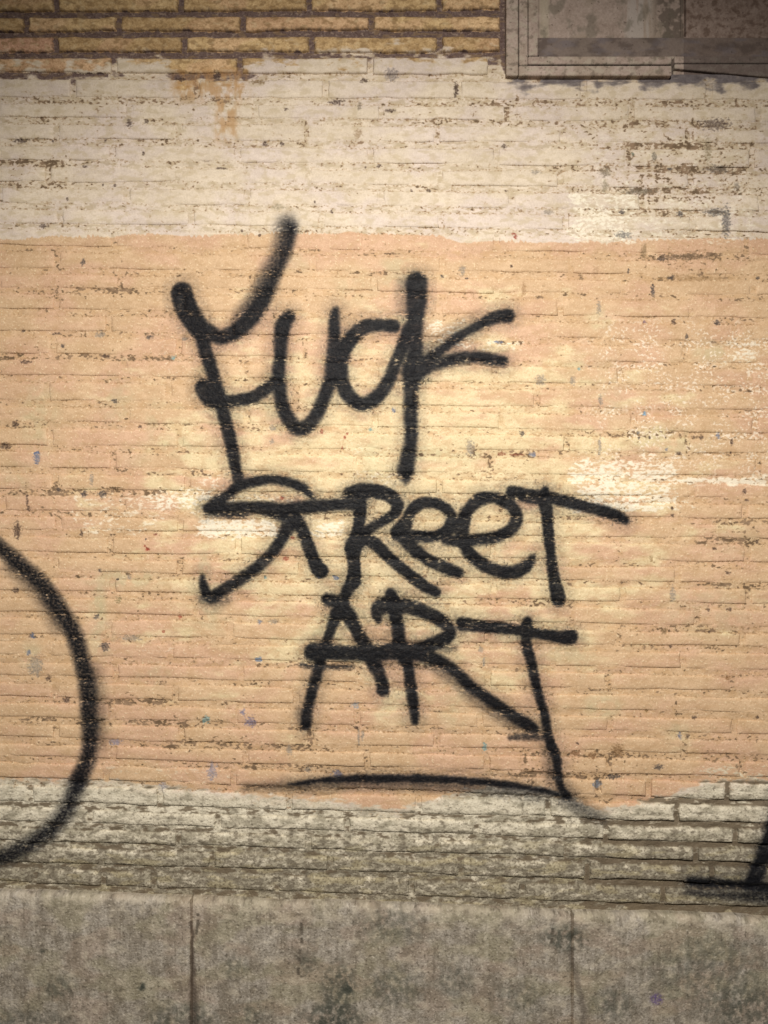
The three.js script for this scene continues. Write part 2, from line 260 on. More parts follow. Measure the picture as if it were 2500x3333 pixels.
const GHOST = [[400, 1885, 130, 26, .8], [320, 1985, 24, 110, .8], [130, 1360, 60, 120, .5], [380, 1300, 50, 90, .45], [590, 1460, 60, 30, .6], [500, 1370, 24, 70, .5], [890, 1330, 40, 110, .55], [1230, 1480, 60, 80, .6], [1420, 1480, 180, 26, .6], [1520, 1450, 40, 40, .4], [1930, 1210, 120, 60, .3], [1990, 1310, 60, 60, .4], [2180, 1440, 140, 50, .5], [2320, 1150, 60, 40, .6], [1960, 2300, 60, 40, .7], [1840, 2130, 90, 30, .6], [1890, 2140, 24, 70, .5], [1170, 940, 90, 60, .35], [960, 860, 50, 40, .4], [1290, 890, 60, 60, .6], [665, 1850, 20, 60, .7], [680, 2000, 40, 60, .5], [1060, 2080, 70, 60, .6], [1390, 2060, 60, 30, .5], [330, 2080, 40, 60, .6], [100, 2140, 40, 50, .6], [1470, 2290, 50, 90, .45], [2210, 2400, 40, 50, .5], [1620, 980, 60, 40, .2], [500, 2200, 60, 40, .4], [60, 1560, 50, 60, .4], [440, 1480, 60, 40, .3], [1960, 1040, 40, 40, .4], [1300, 2320, 90, 40, .4], [1160, 1880, 120, 30, .4], [1400, 1930, 100, 30, .4], [680, 1460, 60, 50, .4], [2300, 1990, 160, 90, .35], [2400, 1750, 90, 60, .3]];
const DIRT = [[2230, 560, 260, 150, .95], [2150, 430, 320, 60, .7], [1900, 560, 130, 60, .5], [2250, 850, 170, 70, .7], [2100, 1420, 180, 40, .5], [100, 530, 150, 30, .9], [110, 600, 130, 30, .6], [250, 950, 220, 30, .8], [500, 1050, 160, 50, .4], [430, 1160, 220, 30, .6], [120, 1160, 120, 40, .6], [90, 1380, 90, 40, .5], [250, 1600, 270, 30, .9], [230, 1660, 200, 30, .5], [300, 2350, 300, 40, .4], [600, 2350, 200, 25, .9], [700, 2425, 220, 30, .9], [420, 2280, 160, 25, .9], [820, 2490, 200, 20, .7], [1080, 2160, 220, 40, .5], [1750, 2510, 140, 60, 1.0], [1950, 2480, 180, 50, .6], [2350, 2460, 180, 60, .6], [1900, 2540, 150, 40, .5], [2300, 2040, 220, 60, .5], [2080, 2080, 90, 60, .5], [1600, 1480, 200, 60, .5], [1700, 1480, 80, 40, .6], [330, 330, 330, 40, .5], [650, 320, 160, 50, .5], [650, 460, 500, 30, .3], [1500, 370, 200, 40, .3], [1700, 360, 120, 60, .6], [2100, 340, 400, 30, .6], [600, 1380, 260, 40, .3], [560, 1490, 200, 20, .5], [2400, 1740, 130, 60, .8], [2420, 1900, 120, 40, .6], [480, 1960, 300, 30, .3], [1750, 1960, 120, 20, .8], [1600, 1960, 200, 30, .3], [1500, 1860, 40, 40, .4], [1300, 1860, 200, 30, .3], [1300, 2170, 140, 30, .6], [1000, 2400, 80, 50, .7], [1100, 2350, 120, 40, .4], [1230, 2270, 100, 30, .3]];
// single marks: [x, y, rx, ry, colour]
const K = [58, 46, 42], B = [84, 98, 128], RD = [132, 58, 46], BK = [52, 50, 54], T = [100, 142, 148], G = [132, 124, 114];
const MARKS = [[68, 456, 22, 7, K], [275, 541, 7, 5, K], [468, 500, 5, 6, K], [140, 735, 15, 7, K], [270, 853, 7, 11, BK], [218, 648, 4, 5, K], [420, 400, 9, 12, K], [475, 395, 6, 8, K], [335, 601, 4, 5, K], [373, 603, 5, 5, K], [170, 457, 5, 5, K], [340, 457, 5, 5, K], [75, 1077, 6, 5, K], [182, 1086, 14, 4, K], [325, 1088, 15, 9, G], [205, 1126, 7, 6, BK], [485, 1097, 12, 6, BK], [345, 1160, 12, 7, K], [82, 1178, 16, 6, K], [375, 1306, 11, 7, BK], [50, 1380, 10, 12, K], [120, 1490, 10, 20, B], [120, 1475, 8, 7, B], [15, 1452, 18, 10, K], [297, 1560, 6, 18, G], [455, 1388, 5, 6, K], [190, 1592, 6, 7, BK], [272, 1608, 10, 10, BK], [330, 1608, 14, 10, BK], [88, 1628, 4, 18, K], [92, 1655, 7, 8, K], [55, 1725, 12, 25, K], [265, 1736, 5, 9, K], [482, 1788, 5, 7, RD], [472, 1777, 4, 4, RD], [474, 1755, 3, 3, BK], [325, 1858, 6, 5, BK], [383, 1885, 4, 4, BK], [422, 1880, 7, 9, G], [385, 1952, 9, 9, [120, 110, 80]], [50, 1922, 10, 9, K], [314, 2008, 8, 8, BK], [104, 2070, 7, 9, B], [340, 2104, 14, 14, BK], [93, 2125, 8, 7, B], [115, 2170, 22, 28, G], [427, 2078, 32, 8, G], [157, 2208, 8, 9, K], [215, 2278, 13, 9, K], [670, 2343, 12, 12, T], [790, 2318, 7, 10, [98, 100, 130]], [815, 2350, 18, 16, [104, 100, 128]], [375, 2416, 20, 9, [120, 118, 140]], [690, 2512, 14, 26, [130, 128, 142]], [530, 2560, 12, 14, [150, 146, 152]], [1098, 2520, 16, 12, [90, 94, 120]], [1000, 2505, 10, 10, G], [940, 2442, 9, 16, G], [570, 2125, 0, 0, K],
  [1195, 1543, 2, 2, K], [1665, 866, 5, 4, K], [1670, 762, 5, 4, RD], [1678, 770, 5, 8, RD], [1625, 1113, 14, 5, B], [1950, 1003, 7, 20, G], [2125, 945, 6, 20, BK], [2045, 882, 3, 7, BK], [2335, 1050, 9, 9, BK], [2235, 1097, 5, 8, BK], [2100, 1048, 6, 6, [90, 70, 90]], [2195, 1047, 7, 8, K], [2100, 1347, 7, 6, [90, 140, 180]], [2338, 1418, 6, 11, B], [2283, 1423, 7, 8, K], [2258, 1424, 6, 5, K], [2077, 1408, 5, 5, BK], [2080, 1426, 4, 4, BK], [2116, 1424, 4, 6, K], [2168, 1424, 3, 4, K], [2170, 1463, 4, 5, B], [2210, 1476, 9, 6, K], [2383, 1440, 6, 8, K], [2380, 1475, 4, 5, K], [1952, 1452, 5, 26, G], [1955, 1304, 7, 18, G], [1530, 1460, 12, 26, G], [1735, 1480, 12, 8, B], [1635, 1477, 14, 6, [110, 60, 44]], [1680, 1480, 22, 4, [120, 70, 54]], [1700, 1410, 8, 9, BK], [1760, 1238, 14, 16, G], [1865, 1240, 8, 14, G], [1885, 1200, 6, 5, T], [2187, 1655, 5, 6, K], [2190, 1678, 5, 7, K], [2423, 1600, 6, 9, K], [2432, 1628, 5, 5, K], [2465, 1763, 7, 6, K], [2325, 1785, 8, 4, K], [2120, 1820, 7, 9, [140, 116, 84]], [2370, 1865, 9, 5, K], [2375, 1985, 9, 7, K], [2307, 1984, 5, 9, K], [2190, 1935, 8, 22, G], [2310, 2058, 4, 4, K], [2185, 2105, 5, 5, K], [2163, 2055, 9, 10, [110, 92, 68]], [2370, 2206, 8, 7, [110, 80, 50]], [2105, 2315, 6, 7, [120, 94, 60]], [2262, 2337, 6, 7, K], [2465, 2337, 6, 6, K], [2214, 2395, 6, 10, [90, 96, 120]], [2240, 2397, 7, 7, K], [2145, 2497, 17, 8, BK], [1945, 2555, 14, 13, [96, 110, 130]], [2000, 2530, 22, 8, BK], [2010, 2445, 20, 22, [120, 92, 64]], [1875, 2453, 16, 9, [110, 80, 56]], [1930, 2460, 14, 12, [110, 80, 56]], [1578, 2432, 7, 16, T], [1575, 2155, 5, 16, G], [1565, 2115, 7, 10, G], [1880, 2420, 4, 4, K],
  [565, 1164, 7, 7, T], [600, 1103, 10, 6, G], [628, 1535, 6, 6, K], [655, 1533, 5, 4, K], [918, 1622, 6, 6, RD], [952, 1749, 7, 6, RD], [929, 1817, 9, 7, RD], [585, 2008, 6, 7, RD], [532, 2056, 5, 6, RD], [505, 1740, 9, 4, [110, 60, 50]], [478, 1787, 6, 6, RD], [846, 2025, 8, 6, B], [888, 2024, 16, 7, G], [842, 2146, 10, 9, [80, 110, 150]], [866, 1880, 6, 5, T], [1090, 1878, 8, 7, B], [1098, 1884, 5, 5, B], [1038, 1878, 5, 5, B], [1122, 1423, 5, 7, RD], [1130, 1412, 4, 5, RD], [1114, 1457, 3, 6, RD], [1047, 1404, 5, 7, [140, 70, 56]], [1208, 1398, 6, 6, T], [1281, 1335, 7, 8, B], [887, 1395, 10, 10, G], [886, 1438, 6, 8, G], [1160, 1420, 0, 0, K], [1180, 2395, 5, 14, G], [1168, 2400, 4, 26, G], [1163, 2370, 8, 6, K], [1155, 2295, 12, 10, [130, 140, 150]],
  [930, 355, 6, 5, K], [705, 248, 12, 14, K], [585, 255, 14, 9, K], [840, 265, 24, 9, [110, 88, 60]], [1185, 260, 12, 8, K], [1095, 330, 22, 8, K], [1170, 345, 6, 14, [120, 110, 96]], [860, 465, 9, 8, K], [917, 466, 6, 7, K], [1190, 545, 3, 4, K], [1233, 540, 6, 6, K], [720, 547, 14, 4, K], [905, 672, 18, 8, [150, 140, 120]], [1080, 690, 4, 6, K], [1025, 657, 3, 4, K], [787, 750, 4, 4, K], [845, 765, 4, 6, K], [1165, 435, 14, 14, [150, 128, 104]], [1270, 360, 18, 6, K], [1275, 242, 20, 18, [120, 112, 110]], [1485, 290, 7, 24, K], [1640, 475, 8, 7, K], [1648, 520, 0, 0, K], [1395, 620, 6, 6, K], [1340, 620, 4, 4, K], [1650, 620, 5, 4, K], [1785, 690, 16, 7, G], [1745, 560, 14, 7, G], [2065, 625, 0, 0, K], [2130, 510, 9, 16, [110, 104, 92]], [2060, 500, 4, 6, [90, 100, 90]], [2330, 405, 44, 17, [88, 76, 72]], [2305, 490, 12, 44, [160, 148, 124]], [2180, 550, 7, 6, BK], [2340, 550, 36, 12, [96, 88, 80]], [2365, 720, 13, 46, [86, 84, 84]], [2330, 690, 34, 12, [86, 84, 82]], [2215, 695, 10, 10, BK], [2085, 622, 55, 9, [96, 88, 76]], [2030, 765, 24, 10, [100, 98, 96]], [1970, 560, 18, 14, [120, 110, 96]], [1970, 605, 10, 18, [140, 130, 110]], [2025, 690, 8, 8, BK], [2400, 605, 8, 12, G], [2155, 840, 14, 9, BK], [2225, 836, 90, 8, [96, 80, 64]], [2095, 820, 8, 24, [130, 110, 84]], [2260, 906, 110, 8, [150, 122, 90]], [2185, 903, 9, 7, BK], [1505, 880, 10, 16, G], [1438, 900, 6, 5, BK], [1520, 905, 5, 4, BK], [1705, 940, 7, 26, [150, 120, 90]], [1940, 885, 10, 20, [170, 140, 110]], [2465, 905, 6, 5, BK]];
const CELL = 100, cells = new Map();
for (const m of MARKS) if (m[2] > 0) for (let i = Math.floor((m[0] - m[2] * 2) / CELL); i <= Math.floor((m[0] + m[2] * 2) / CELL); i++) for (let j = Math.floor((m[1] - m[3] * 2) / CELL); j <= Math.floor((m[1] + m[3] * 2) / CELL); j++) { const k = i * 1000 + j; if (!cells.has(k)) cells.set(k, []); cells.get(k).push(m); }
// coarse fields, looked up instead of summed per texel
function field(list, kind) {
  const st8 = 10, w = Math.ceil(3400 / st8), h = Math.ceil(3310 / st8), f = new Float32Array(w * h);
  for (const p of list) {
    let ax, bx, ay, by; if (kind) { [ax, bx, ay, by] = p; ax -= 30; bx += 30; ay -= 14; by += 14; } else { ax = p[0] - p[2] * 1.6; bx = p[0] + p[2] * 1.6; ay = p[1] - p[3] * 1.6; by = p[1] + p[3] * 1.6; }
    for (let j = Math.max(0, Math.floor((ay + 300) / st8)); j < Math.min(h, (by + 300) / st8); j++) for (let i = Math.max(0, Math.floor((ax + 450) / st8)); i < Math.min(w, (bx + 450) / st8); i++) {
      const x = i * st8 - 450, y = j * st8 - 300; let v;
      if (kind) v = p[4] * Math.min(sm(p[0] - 30, p[0] + 30, x), 1 - sm(p[1] - 30, p[1] + 30, x), sm(p[2] - 12, p[2] + 10, y), 1 - sm(p[3] - 10, p[3] + 12, y));
      else v = p[4] * (1 - sm(0.45, 1.5, Math.hypot((x - p[0]) / p[2], (y - p[1]) / p[3])));
      f[j * w + i] = Math.max(f[j * w + i], v);
    }
  }
  return (x, y) => {
    const a = (x + 450) / st8, b = (y + 300) / st8; if (a < 0 || b < 0 || a >= w - 1 || b >= h - 1) return 0;
    const i = a | 0, j = b | 0, u = a - i, v = b - j, o = j * w + i;
    return (f[o] * (1 - u) + f[o + 1] * u) * (1 - v) + (f[o + w] * (1 - u) + f[o + w + 1] * u) * v;
  };
}
const whiteF = field(WHITE, 1), ghostF = field(GHOST, 0), dirtF = field(DIRT, 0);

const out = [0, 0, 0, 0, 0]; // r, g, b in sRGB bytes, height in mm, roughness
function mixTo(c, a) { out[0] += (c[0] - out[0]) * a; out[1] += (c[1] - out[1]) * a; out[2] += (c[2] - out[2]) * a; }
function wallAt(px, py, r, b, d, dEdge, cover, side, jh) {
  // jh: 1 inside a bed joint (not a head joint)
  const n1 = fbm(px / 6.5, py / 6, 2), n2 = fbm(px / 30, py / 24, 3), n3 = fbm(px / 210, py / 120, 2), nh = fbm(px / 30, py / 12, 2), gr = vn(px / 2.3, py / 2.3) - 0.5;
  const inB = d > 0, joint = 1 - sm(-3, 2, d), yT = table(yBeige, px), yE = table(yBeigeEnd, px);
  const rag = (vn(px / 5.5, 11) - 0.5) * 16 * vn(px / 45, 3) + (vn(px / 60, 8) - 0.5) * 12;
  const low = py < yE - 90 ? 0 : sm(-16, 34, py - yE + 54 * (fbm(px / 40, py / 18, 3) - 0.5));
  let cb = py < yT - 30 || py > yE + 90 ? 0 : Math.min(sm(-2, 3, py - yT - rag), 1 - sm(-5, 9, py - yE + 44 * (fbm(px / 40, py / 18, 3) - 0.5) + 6));
  let h = 0, rough = 0.85, cw = 1;
  const under = px > 1630 && px < 3060 && py > 235 && py < 330;
  if (py < 420 || low > 0.02) {
    if (py < 420) { // bare brick and mortar
      if (inB && b) {
        const t = (b.tone - 0.5) * 22 + (n3 - 0.5) * 40, hu = b.xl < 0 && b.r === UP + 2 ? 0.9 : b.hue > 0.9 ? 0.5 : 0.35 * sm(0.5, 0.6, n3);
        out[0] = 194 + t; out[1] = 163 + t - hu * 12; out[2] = 118 + t * 0.8 + hu * 6;
        const g = (n2 - 0.5) * 56 + (n1 - 0.5) * 40 + gr * 30; out[0] += g; out[1] += g; out[2] += g * 0.9;
        mixTo([136, 108, 74], 0.6 * sm(0.48, 0.68, fbm(px / 26 + 9, py / 16, 4)));
        mixTo([206, 184, 146], 0.4 * sm(0.56, 0.72, fbm(px / 28 + 49, py / 17, 3)));
        mixTo([128, 106, 84], 0.6 * (1 - sm(0, 13, d)) * sm(0.44, 0.62, fbm(px / 15 + 19, py / 11, 3)));
        h = (n1 - 0.5) * 0.9 + (n2 - 0.5) * 0.9;
      } else {
        const g = (n1 - 0.5) * 46 + (n2 - 0.5) * 30 + gr * 16; out[0] = 106 + g; out[1] = 88 + g; out[2] = 82 + g;
        mixTo([168, 148, 130], 0.6 * sm(0.60, 0.70, fbm(px / 17, py / 11 + 50, 3)));
        mixTo([136, 112, 84], 0.6 * sm(0.56, 0.68, fbm(px / 40 + 5, py / 14 + 50, 2)));
        h = (n1 - 0.5) * 1.4 + (n2 - 0.5) * 1.2;
      }
      if (under) { mixTo([112, 105, 102], 0.92); const g = (n2 - 0.5) * 40 + (n1 - 0.5) * 20; out[0] += g; out[1] += g; out[2] += g + 3; h = (n2 - 0.5) * 0.8; }  // grey band below the sill, its shade painted into the wall colour
      const scallop = under ? 24 * Math.abs(Math.sin(px / 38 + 3 * vn(px / 90, 3))) : 0;
      let tw = (py - table(yWhite, px) + scallop) / 26 + (fbm(px / 70, py / 30, 5) - 0.5) * (under ? 4.5 : 8);
      if (!inB && py < 320 && !under) tw -= px < 350 ? 2.0 : 0.7;
      cw = sm(-0.7, 0.8, tw);
    }
  }
  if (cb < 0.999 && cw > 0) { // cream whitewash
    const lav = sm(0.40, 0.66, fbm(px / 240 + 5, py / 130, 4)), dk = (n3 - 0.5) * 18, g = (n2 - 0.5) * 14 + (nh - 0.5) * 14 + (n1 - 0.5) * 8 + gr * 18 + dk;
    const c = [212 + g - 3 * lav, 196 + g - 3 * lav, 174 + g + 5 * lav];
    if (cw >= 1) { out[0] = c[0]; out[1] = c[1]; out[2] = c[2]; } else mixTo(c, cw);
    if (joint > 0) mixTo([170, 152, 122], joint * 0.5 * sm(0.48, 0.62, fbm(px / 40, py / 18 + 7, 4)) * cw);
    mixTo([184, 166, 134], 0.45 * sm(0.50, 0.68, fbm(px / 42 + 31, py / 22, 4)) * cw);
    h = lerp(h, (n2 - 0.5) * 0.8 + (n1 - 0.5) * 0.4 + (nh - 0.5) * 0.4, cw); rough = lerp(rough, 0.6, cw);
  }
  if (py < 500 && px > 530 && px < 840) { // rust run
    const k = sm(540, 590, px) * (1 - sm(770, 830, px)) * sm(205, 245, py) * (1 - sm(290, 350, py)) + 0.8 * sm(690, 715, px) * (1 - sm(755, 790, px)) * sm(240, 260, py) * (1 - sm(430, 490, py));
    if (k > 0) mixTo([176, 134, 88], Math.min(0.85, k) * 0.8 * sm(0.34, 0.62, fbm(px / 30, py / 60, 4)));
  }
  if (low > 0 || (px > 1950 && py > 2535)) { // worn, grimy whitewash at the foot of the wall
    const g = (n2 - 0.5) * 40 + (n1 - 0.5) * 26 + (nh - 0.5) * 20 + gr * 22; mixTo([208 + g, 198 + g, 176 + g], low);
    const k = 1.7 * sm(2600, 2850, py) - 0.55 + 0.2 * sm(1650, 2400, px);
    mixTo([144, 136, 117], low * 0.75 * sm(0.42, 0.68, fbm(px / 72, py / 34, 4) + 0.13 * k));
    mixTo([104, 95, 81], low * 0.65 * sm(0.50, 0.72, fbm(px / 26 + 31, py / 15, 4) + 0.11 * k));
    mixTo([180, 166, 126], low * 0.4 * sm(0.52, 0.66, fbm(px / 110 + 71, py / 30, 3)) * sm(2700, 2800, py));
    mixTo([78, 68, 56], low * 0.5 * sm(0.62, 0.72, fbm(px / 8, py / 6 + 33, 3) + 0.06 * k));
    mixTo([228, 220, 198], low * 0.5 * sm(0.60, 0.72, fbm(px / 13 + 3, py / 9 + 73, 3) - 0.04 * k));
    const bare = 0.22 * sm(1750, 2100, px) + 0.05 * (1 - sm(700, 1000, px)) - 0.06;
    if (joint > 0) mixTo([104, 91, 74], joint * Math.max(low, sm(1950, 2050, px) * sm(2535, 2550, py)) * 0.85 * sm(0.46, 0.58, fbm(px / 50, py / 18 + 3, 4) + bare));
    h = lerp(h, (n1 - 0.5) * 1.4 + (n2 - 0.5) * 1.4 + (nh - 0.5) * 0.8, low); rough = lerp(rough, 0.85, low);
  }
  if (cb > 0) { // peach band
    cb *= 1 - 0.6 * sm(0.60, 0.70, fbm(px / 24, py / 11 + 5, 3)) * sm(0.52, 0.75, n3);
    const pk = sm(0.42, 0.62, fbm(px / 300 + 2, py / 170 + 9, 3)), g = (n2 - 0.5) * 15 + (nh - 0.5) * 12 + (n1 - 0.5) * 7 + gr * 20 + (fbm(px / 120 + 77, py / 80, 3) - 0.5) * 22;
    mixTo([201 + g, 170 + g - 5 * pk, 135 + g], cb);
    const cream = sm(0.36, 0.62, fbm(px / 170 + 3, py / 70 + 2, 4) - 0.45 * Math.hypot((px - 1330) / 900, (py - 1640) / 620) + 0.33);  // cream patch round the lettering, with the bright pool of light painted in
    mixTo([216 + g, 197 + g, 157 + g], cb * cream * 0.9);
    if (joint > 0) mixTo([190, 154, 112], joint * cb * 0.4 * sm(0.48, 0.62, fbm(px / 40, py / 18 + 27, 4)));
    mixTo([184, 150, 112], cb * 0.35 * sm(0.52, 0.68, fbm(px / 40 + 31, py / 26, 4)));
    h = lerp(h, (n2 - 0.5) * 1.0 + (n1 - 0.5) * 0.5 + (nh - 0.5) * 0.4, cb); rough = lerp(rough, 0.48 + 0.2 * n2, cb);
    const gh = ghostF(px, py); if (gh > 0) mixTo([184, 182, 146], cb * 0.6 * gh * sm(0.3, 0.62, fbm(px / 45, py / 40, 4)));
    const glint = sm(0.69, 0.75, fbm(px / 9 + 55, py / 7 + 12, 2)) * cb; if (glint > 0) { mixTo([240, 220, 184], glint * 0.55); h += 0.4 * glint; }  // raised specks with their glints painted into the colour
    const glintShade = sm(0.69, 0.75, fbm((px - 2) / 9 + 55, (py - 6) / 7 + 12, 2)) * cb; if (glintShade > 0) mixTo([176, 140, 100], glintShade * (1 - glint) * 0.3);  // painted shade just below each pale speck
  }
  // white patches and streaks over the paint
  const wf = py > 380 ? whiteF(px + 90 * (fbm(px / 70, py / 40, 2) - 0.5), py + 34 * (fbm(px / 60 + 9, py / 30, 2) - 0.5)) : 0;
  if (wf > 0 && py > 400) { const m = sm(0.46, 0.60, 0.62 * fbm(px / 16, py / 9 + 3, 4) + 0.38 * fbm(px / 80, py / 26 + 9, 3) - 0.20 + 0.25 * Math.min(1.35, wf)); mixTo(py > 2400 ? [214, 206, 182] : [234 + gr * 14, 225 + gr * 14, 204 + gr * 14], m * 0.85 * Math.min(1, wf + 0.15)); h += 0.3 * m; }
  const chipR = px < 1850 ? 0 : sm(1850, 2000, px) * sm(1000, 1100, py) * (1 - sm(1480, 1640, py));
  if (chipR > 0) { const m = sm(0.56, 0.66, fbm(px / 11 + 5, py / 9, 3) + (joint > 0.5 ? 0.07 : -0.01)) * chipR * sm(0.40, 0.55, fbm(px / 90, py / 60 + 20, 2)); mixTo([232, 216, 194], m * 0.85); h -= 0.35 * m; }
  // flecks of paint lost from the arrises
  const painted = Math.max(cw, cb) * (1 - low);
  if (painted > 0 && dEdge < 7) {
    const k = sm(0.60, 0.70, fbm(px / 10, py / 6 + r, 3) + 0.10 * sm(0.5, 0.7, vn(px / 90 + r * 7.3, r * 2.1)) - 0.03) * (1 - sm(1, 6, dEdge)); mixTo([146, 116, 84], k * painted * 0.7); h -= 0.4 * k;
  }
  // chips and grime, mostly in the joints
  if ((cw > 0.2 || cb > 0.2) && low < 1) {
    const dd = dirtF(px, py) * (0.55 + 0.75 * sm(0.40, 0.62, fbm(px / 70 + 13, py / 44, 3))) + (joint > 0.4 ? 0.55 * sm(0.56, 0.68, fbm(px / 130 + r * 9.7, r * 3.1, 3)) : 0), cm = 0.7 * fbm(px / 13 + 90, py / 9, 3) + 0.3 * fbm(px / 34 + 9, py / 20, 2), th = joint > 0.4 ? 0.655 - 0.19 * dd : 0.735 - 0.16 * dd;
    if (cm > th - 0.1) {
      const v = sm(0.3, 0.7, fbm(px / 30 + 8, py / 30, 2)), m = sm(th, th + 0.07, cm);
      mixTo([168, 138, 102], 0.35 * sm(th - 0.1, th + 0.02, cm)); mixTo([96 + 40 * v, 78 + 34 * v, 60 + 30 * v], m * 0.85); h -= 0.7 * m; rough = lerp(rough, 0.9, m);
    }
  }
  const ms = cells.get(Math.floor(px / CELL) * 1000 + Math.floor(py / CELL));
  if (ms) for (const m of ms) {
    const e = Math.hypot((px - m[0]) / m[2], (py - m[1]) / m[3]); if (e > 1.9) continue;
    let a = 1 - sm(0.6, 1.3, e + 2.4 * (fbm(px / 9 + 3, py / 7, 3) - 0.5)); if (a <= 0) continue;
    a *= 0.6 + 0.4 * sm(0.4, 0.56, fbm(px / 6, py / 5 + 60, 2)); const g = (n1 - 0.5) * 50 + gr * 20;
    mixTo([m[4][0] + g + 8, m[4][1] + g + 6, m[4][2] + g + 4], a * 0.76); h -= 0.6 * a; rough = lerp(rough, 0.9, a);
  }
  // sprayed black
  if (cover > 0) {
    let a = cover; a *= 1 - 0.5 * sm(0.54, 0.72, fbm(px / 18, py / 6 + 7, 3)) * (joint > 0.3 ? 1.5 : 0.4) * (1 - 0.55 * sm(0.9, 1, cover)) - 0.35 * 0.6 * low * (1 - sm(0.9, 1, cover)) * sm(0.5, 0.65, fbm(px / 9, py / 7 + 80, 3));
    a = Math.max(0, Math.min(1, a * (0.97 + 0.16 * gr)));
    const g = (n1 - 0.5) * 16 + gr * 10; mixTo([15 + g * 0.7, 16 + g * 0.7, 20 + g * 0.7], a * 0.985); rough = lerp(rough, 0.46 + 0.24 * n2, a);
    h += a * ((fbm(px / 18 + 4, py / 12, 3) - 0.5) * 2.0);
  }
  out[3] = h; out[4] = Math.min(0.98, rough + (n1 - 0.5) * 0.12);
}
const HK = 60; // bytes for each millimetre of relief
function dataTexture(data, w, h, srgb) {
  const t = new THREE.DataTexture(data, w, h, THREE.RGBAFormat, THREE.UnsignedByteType);
  t.magFilter = THREE.LinearFilter; t.minFilter = THREE.LinearFilter; t.wrapS = t.wrapT = THREE.MirroredRepeatWrapping;
  if (srgb) t.colorSpace = THREE.SRGBColorSpace; t.needsUpdate = true; return t;
}
function surfaceMaterial(name, color, bump, rough, w, h, extra = {}) {
  const m = new THREE.MeshPhysicalMaterial({ map: dataTexture(color, w, h, true), bumpMap: dataTexture(bump, w, h), roughnessMap: dataTexture(rough, w, h), roughness: 1, metalness: 0, bumpScale: 0.255 / HK, ...extra });
  m.name = name; return m;
}
const by8 = (v) => Math.max(0, Math.min(255, Math.round(v)));
function tileMaterial(tile, name) {
  const { x0, x1, y0, y1, w, h } = tile, C = new Uint8Array(w * h * 4), Bm = new Uint8Array(w * h * 4), R = new Uint8Array(w * h * 4), main = tile === MAIN;
  const tops = new Float32Array(NL), bots = new Float32Array(NL), lines = new Float32Array(NL), ptr = new Int32Array(NL);
  for (let i = 0; i < w; i++) {
    const px = x0 + (i + 0.5) / w * (x1 - x0);
    for (let r = 0; r < NL; r++) lines[r] = lineY(r, px);
    for (let r = 1; r < NL; r++) { tops[r] = topEdge(r, px); bots[r] = botEdge(r, px); const row = byRow[r] ?? []; while (ptr[r] < row.length - 1 && row[ptr[r]].xr + headHalf < px) ptr[r]++; }
    let r = NL - 1;
    for (let j = 0; j < h; j++) { // bottom to top
      const py = y1 - (j + 0.5) / h * (y1 - y0);
      while (r > 1 && py < lines[r - 1]) r--;
      const b = (byRow[r] ?? [])[ptr[r]], dt = py - tops[r], db = bots[r] - py;
      let d = Math.min(dt, db), e = Math.min(Math.abs(dt), Math.abs(db)), s = dt < db;
      if (b) { const dh = Math.min(px - bl(b, py), br(b, py) - px); d = Math.min(d, dh); if (dt > 0 && db > 0) if (Math.abs(dh) < e && vn(b.r * 3.7, b.k * 5.1) > 0.74) e = Math.abs(dh) * 1.6; } else d = -9;
      const o = j * w + i, k = o * 4;
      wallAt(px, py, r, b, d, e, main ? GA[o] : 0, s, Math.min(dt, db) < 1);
      C[k] = by8(out[0]); C[k + 1] = by8(out[1]); C[k + 2] = by8(out[2]); C[k + 3] = 255;
      const hb = by8(128 + out[3] * HK); Bm[k] = Bm[k + 1] = Bm[k + 2] = hb; Bm[k + 3] = 255;
      const rb = by8(out[4] * 255); R[k] = R[k + 1] = R[k + 2] = rb; R[k + 3] = 255;
    }
  }
  tile.mat = surfaceMaterial(name, C, Bm, R, w, h, { specularIntensity: 0.2 });
  tile.uv = (px, py) => [(px - x0) / (x1 - x0), 1 - (py - y0) / (y1 - y0)];
  return tile;
}
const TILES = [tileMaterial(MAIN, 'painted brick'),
  tileMaterial({ x0: X0 - 500, x1: 100, y0: -1000, y1: 3010, w: 768, h: 1024 }, 'painted brick to one side'),
  tileMaterial({ x0: 2400, x1: X1 + 500, y0: -1000, y1: 3010, w: 768, h: 1024 }, 'painted brick to the other side'),
  tileMaterial({ x0: -600, x1: 3200, y0: -1000, y1: 50, w: 1024, h: 512 }, 'bare brick above')];
const tileFor = (b) => TILES.find((t) => b.xl >= t.x0 && b.xr <= t.x1 && b.ym - 45 >= t.y0 && b.ym + 45 <= t.y1) ?? TILES[3];

